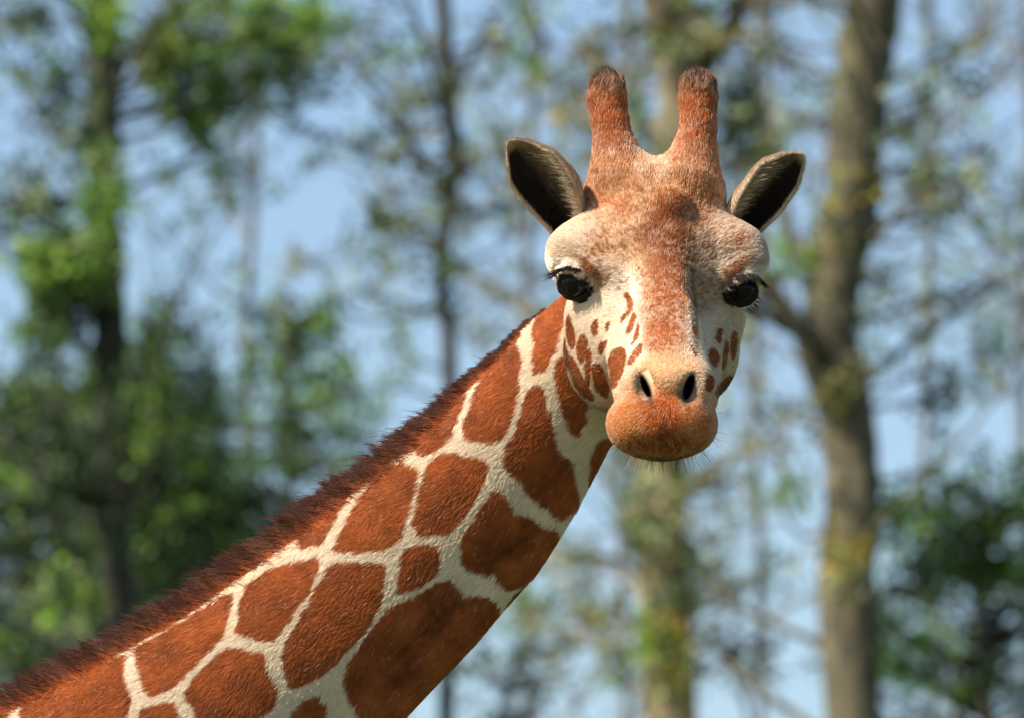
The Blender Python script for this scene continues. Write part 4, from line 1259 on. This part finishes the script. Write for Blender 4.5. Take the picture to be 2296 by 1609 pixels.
# bushy evergreens whose tops close the lower left and the lower right corner
def bushy(name, label, dist, px, top_py, rad_u, tall_m, n_cl, per, pal, seed, group, lsize=0.085):
    r = np.random.default_rng(seed)
    s = dist / FOCUS * K
    t = np.array(world_at(px, top_py, dist))
    base = np.array([t[0], t[1], 0.0])
    root = empty(name, base - [0, 0, 0.6])
    tb = Tubes(); lv = Leaves(r); bt = Tubes()
    tb.add(spline([base - [0, 0, .6], base + [.1, 0, t[2] * .5], t - [0, 0, .3]], 18, .02, r), np.linspace(.20, .02, 18), 10)
    tb.build("trunk", BARK_DARK, root)
    rw = rad_u * s
    for k in range(n_cl):
        zz = r.random() ** 1.5
        z = t[2] - zz * tall_m
        prof = rw * (0.25 + 0.75 * math.sin(min(1, 0.12 + zz) * math.pi * 0.62))
        a = r.uniform(0, 2 * math.pi); q = math.sqrt(r.random()) * prof
        c = np.array([t[0] + q * math.cos(a), t[1] + q * math.sin(a), z + r.normal(0, .08)])
        if vnoise(c[None], 1.9, 61)[0] < 0.06 - 0.95 * min(zz * tall_m / 2.2, 1): continue
        lv.clump(c, (0.20, 0.20, 0.16), per, pal[int(r.random() ** 1.5 * len(pal))], lsize)
        if k % 3 == 0:
            bt.add([[t[0], t[1], z - q * .4], (np.array([t[0], t[1], z - q * .4]) + c) / 2 + r.normal(0, .04, 3), c], [.028, .016, .006], 4)
    for o in (bt.build("twigs", BARK_DARK, root), lv.build("crown", root)):
        if o: o["kind"] = "stuff"
    tag(root, label, "tree", group)
BG2 = "bushy dark trees closing the lower corners"
bushy("bushy_tree", "dense dark green tree filling the lower left edge above the mane", 66, 60, 640, 330, 6.0, 900, 22, ['dark', 'dark', 'green', 'bright'], 201, BG2)
bushy("bushy_tree", "dense dark green tree around the ivy-clad trunk at lower left", 65, 330, 700, 300, 6.0, 900, 22, ['dark', 'dark', 'dark', 'green'], 203, BG2)
bushy("bushy_tree", "looser mid-green tree between the lower left mass and the neck", 68, 650, 700, 300, 6.0, 420, 18, ['dark', 'green', 'bright'], 205, BG2)
bushy("bushy_tree", "dark green treetop in the shade just below the picture's left half", 63, 420, 980, 420, 5.0, 900, 22, ['dark', 'dark', 'dark', 'green'], 207, BG2)
bushy("bushy_tree", "dark shaded treetop in the lower right corner", 62, 2200, 1060, 400, 5.0, 720, 16, ['dark', 'green', 'green'], 209, BG2)
bushy("bushy_tree", "low dark treetop under the throat at the bottom edge", 62, 1130, 1480, 220, 4.0, 300, 16, ['dark', 'dark', 'green'], 211, BG2)

# slim far trees: fine twigs and small pale leaves against the sky
far = [(560, 92), (1180, 95), (1400, 88), (1700, 92), (2080, 86), (2300, 95)]
labs = ["thin twiggy tree far off, left of the middle", "thin twiggy tree far off left of the horns", "thin pale-leaved tree far off behind the head",
        "thin twiggy tree far off between head and right trunk", "thin twiggy tree far off right of the thick right trunk", "thin twiggy tree far off at the right edge"]
for i, (px, dist) in enumerate(far):
    make_tree("slim_tree", labs[i], dist, [(px, -300), (px + 12, 300), (px - 10, 900), (px + 4, 1700)], 16, [],
              [], BARK_GREY, 300 + i, ['pale', 'pale', 'olive'], leafy=.4, twigs=22, group="slim far trees against the sky", lsize=0.09, z_top=24)

# the wood goes on to both sides of the picture
def woodland():
    r = np.random.default_rng(401)
    tb = Tubes(); lv = Leaves(r)
    yc = cam.location.y
    spots = []
    for sgn in (-1, 1):
        x = 5.6 if sgn > 0 else 6.2
        while x < 30:
            y = yc + r.uniform(60, 84) + (4 if sgn < 0 else 0)
            spots.append((sgn * x * (y - yc) / 60, y)); x += r.uniform(0.9, 2.0)
    for x, y in spots:
        h = r.uniform(15, 21); w = r.uniform(.07, .18)
        q = spline([[x, y, -.6], [x + r.normal(0, .2), y, 4], [x + r.normal(0, .3), y, 8], [x + r.normal(0, .5), y, h]], 14, .02, r)
        tb.add(q, np.linspace(w * 1.3, w * .3, 14), 7)
        dense = r.random() < .45
        pal = ['dark', 'green', 'green'] if dense else ['olive', 'pale', 'green']
        for k in range(90 if dense else 50):
            z = r.uniform(3 if dense else 5, h); i = int(np.argmin(np.abs(q[:, 2] - z))); a = r.uniform(0, 2 * math.pi)
            L_ = r.uniform(.5, 1.9)
            e = q[i] + np.array([math.cos(a) * L_, math.sin(a) * L_, L_ * r.uniform(.1, .7)])
            tb.add([q[i], (q[i] + e) / 2 + r.normal(0, .06, 3), e], [.025, .014, .005], 3)
            for m in range(5 if dense else 4):
                lv.clump(q[i] + (e - q[i]) * r.uniform(.4, 1.05) + r.normal(0, .15, 3), (.25, .25, .2), int(r.integers(6, 14)), pal[r.integers(0, 3)], .09)
    t = tb.build("woodland", BARK_GREY, None)
    l = lv.build("leaves_tmp", None)
    # one mesh, two materials
    me = t.data; nv0 = len(me.vertices); nf0 = len(me.polygons)
    va = np.empty(nv0 * 3, dtype=np.float32); me.vertices.foreach_get("co", va)
    fa = np.empty(nf0 * 4, dtype=np.int32); me.loops.foreach_get("vertex_index", fa)
    ml = l.data; nv1 = len(ml.vertices); nf1 = len(ml.polygons)
    vb = np.empty(nv1 * 3, dtype=np.float32); ml.vertices.foreach_get("co", vb)
    fb = np.empty(nf1 * 4, dtype=np.int32); ml.loops.foreach_get("vertex_index", fb)
    tc_ = np.empty(nv1 * 4, dtype=np.float32); ml.attributes["tint"].data.foreach_get("color", tc_)
    bpy.data.objects.remove(t); bpy.data.objects.remove(l)
    tint = np.concatenate([np.full((nv0, 3), .1), tc_.reshape(-1, 4)[:, :3]])
    o = mesh_obj("woodland", np.concatenate([va.reshape(-1, 3), vb.reshape(-1, 3)]), np.concatenate([fa.reshape(-1, 4), fb.reshape(-1, 4) + nv0]), BARK_GREY, None, False, tint)
    o.data.materials.append(M_LEAF)
    o.data.polygons.foreach_set("material_index", np.concatenate([np.zeros(nf0), np.ones(nf1)]).astype(np.int32))
    tag(o, "open wood going on to both sides behind the giraffe", None, None, "stuff")
woodland()
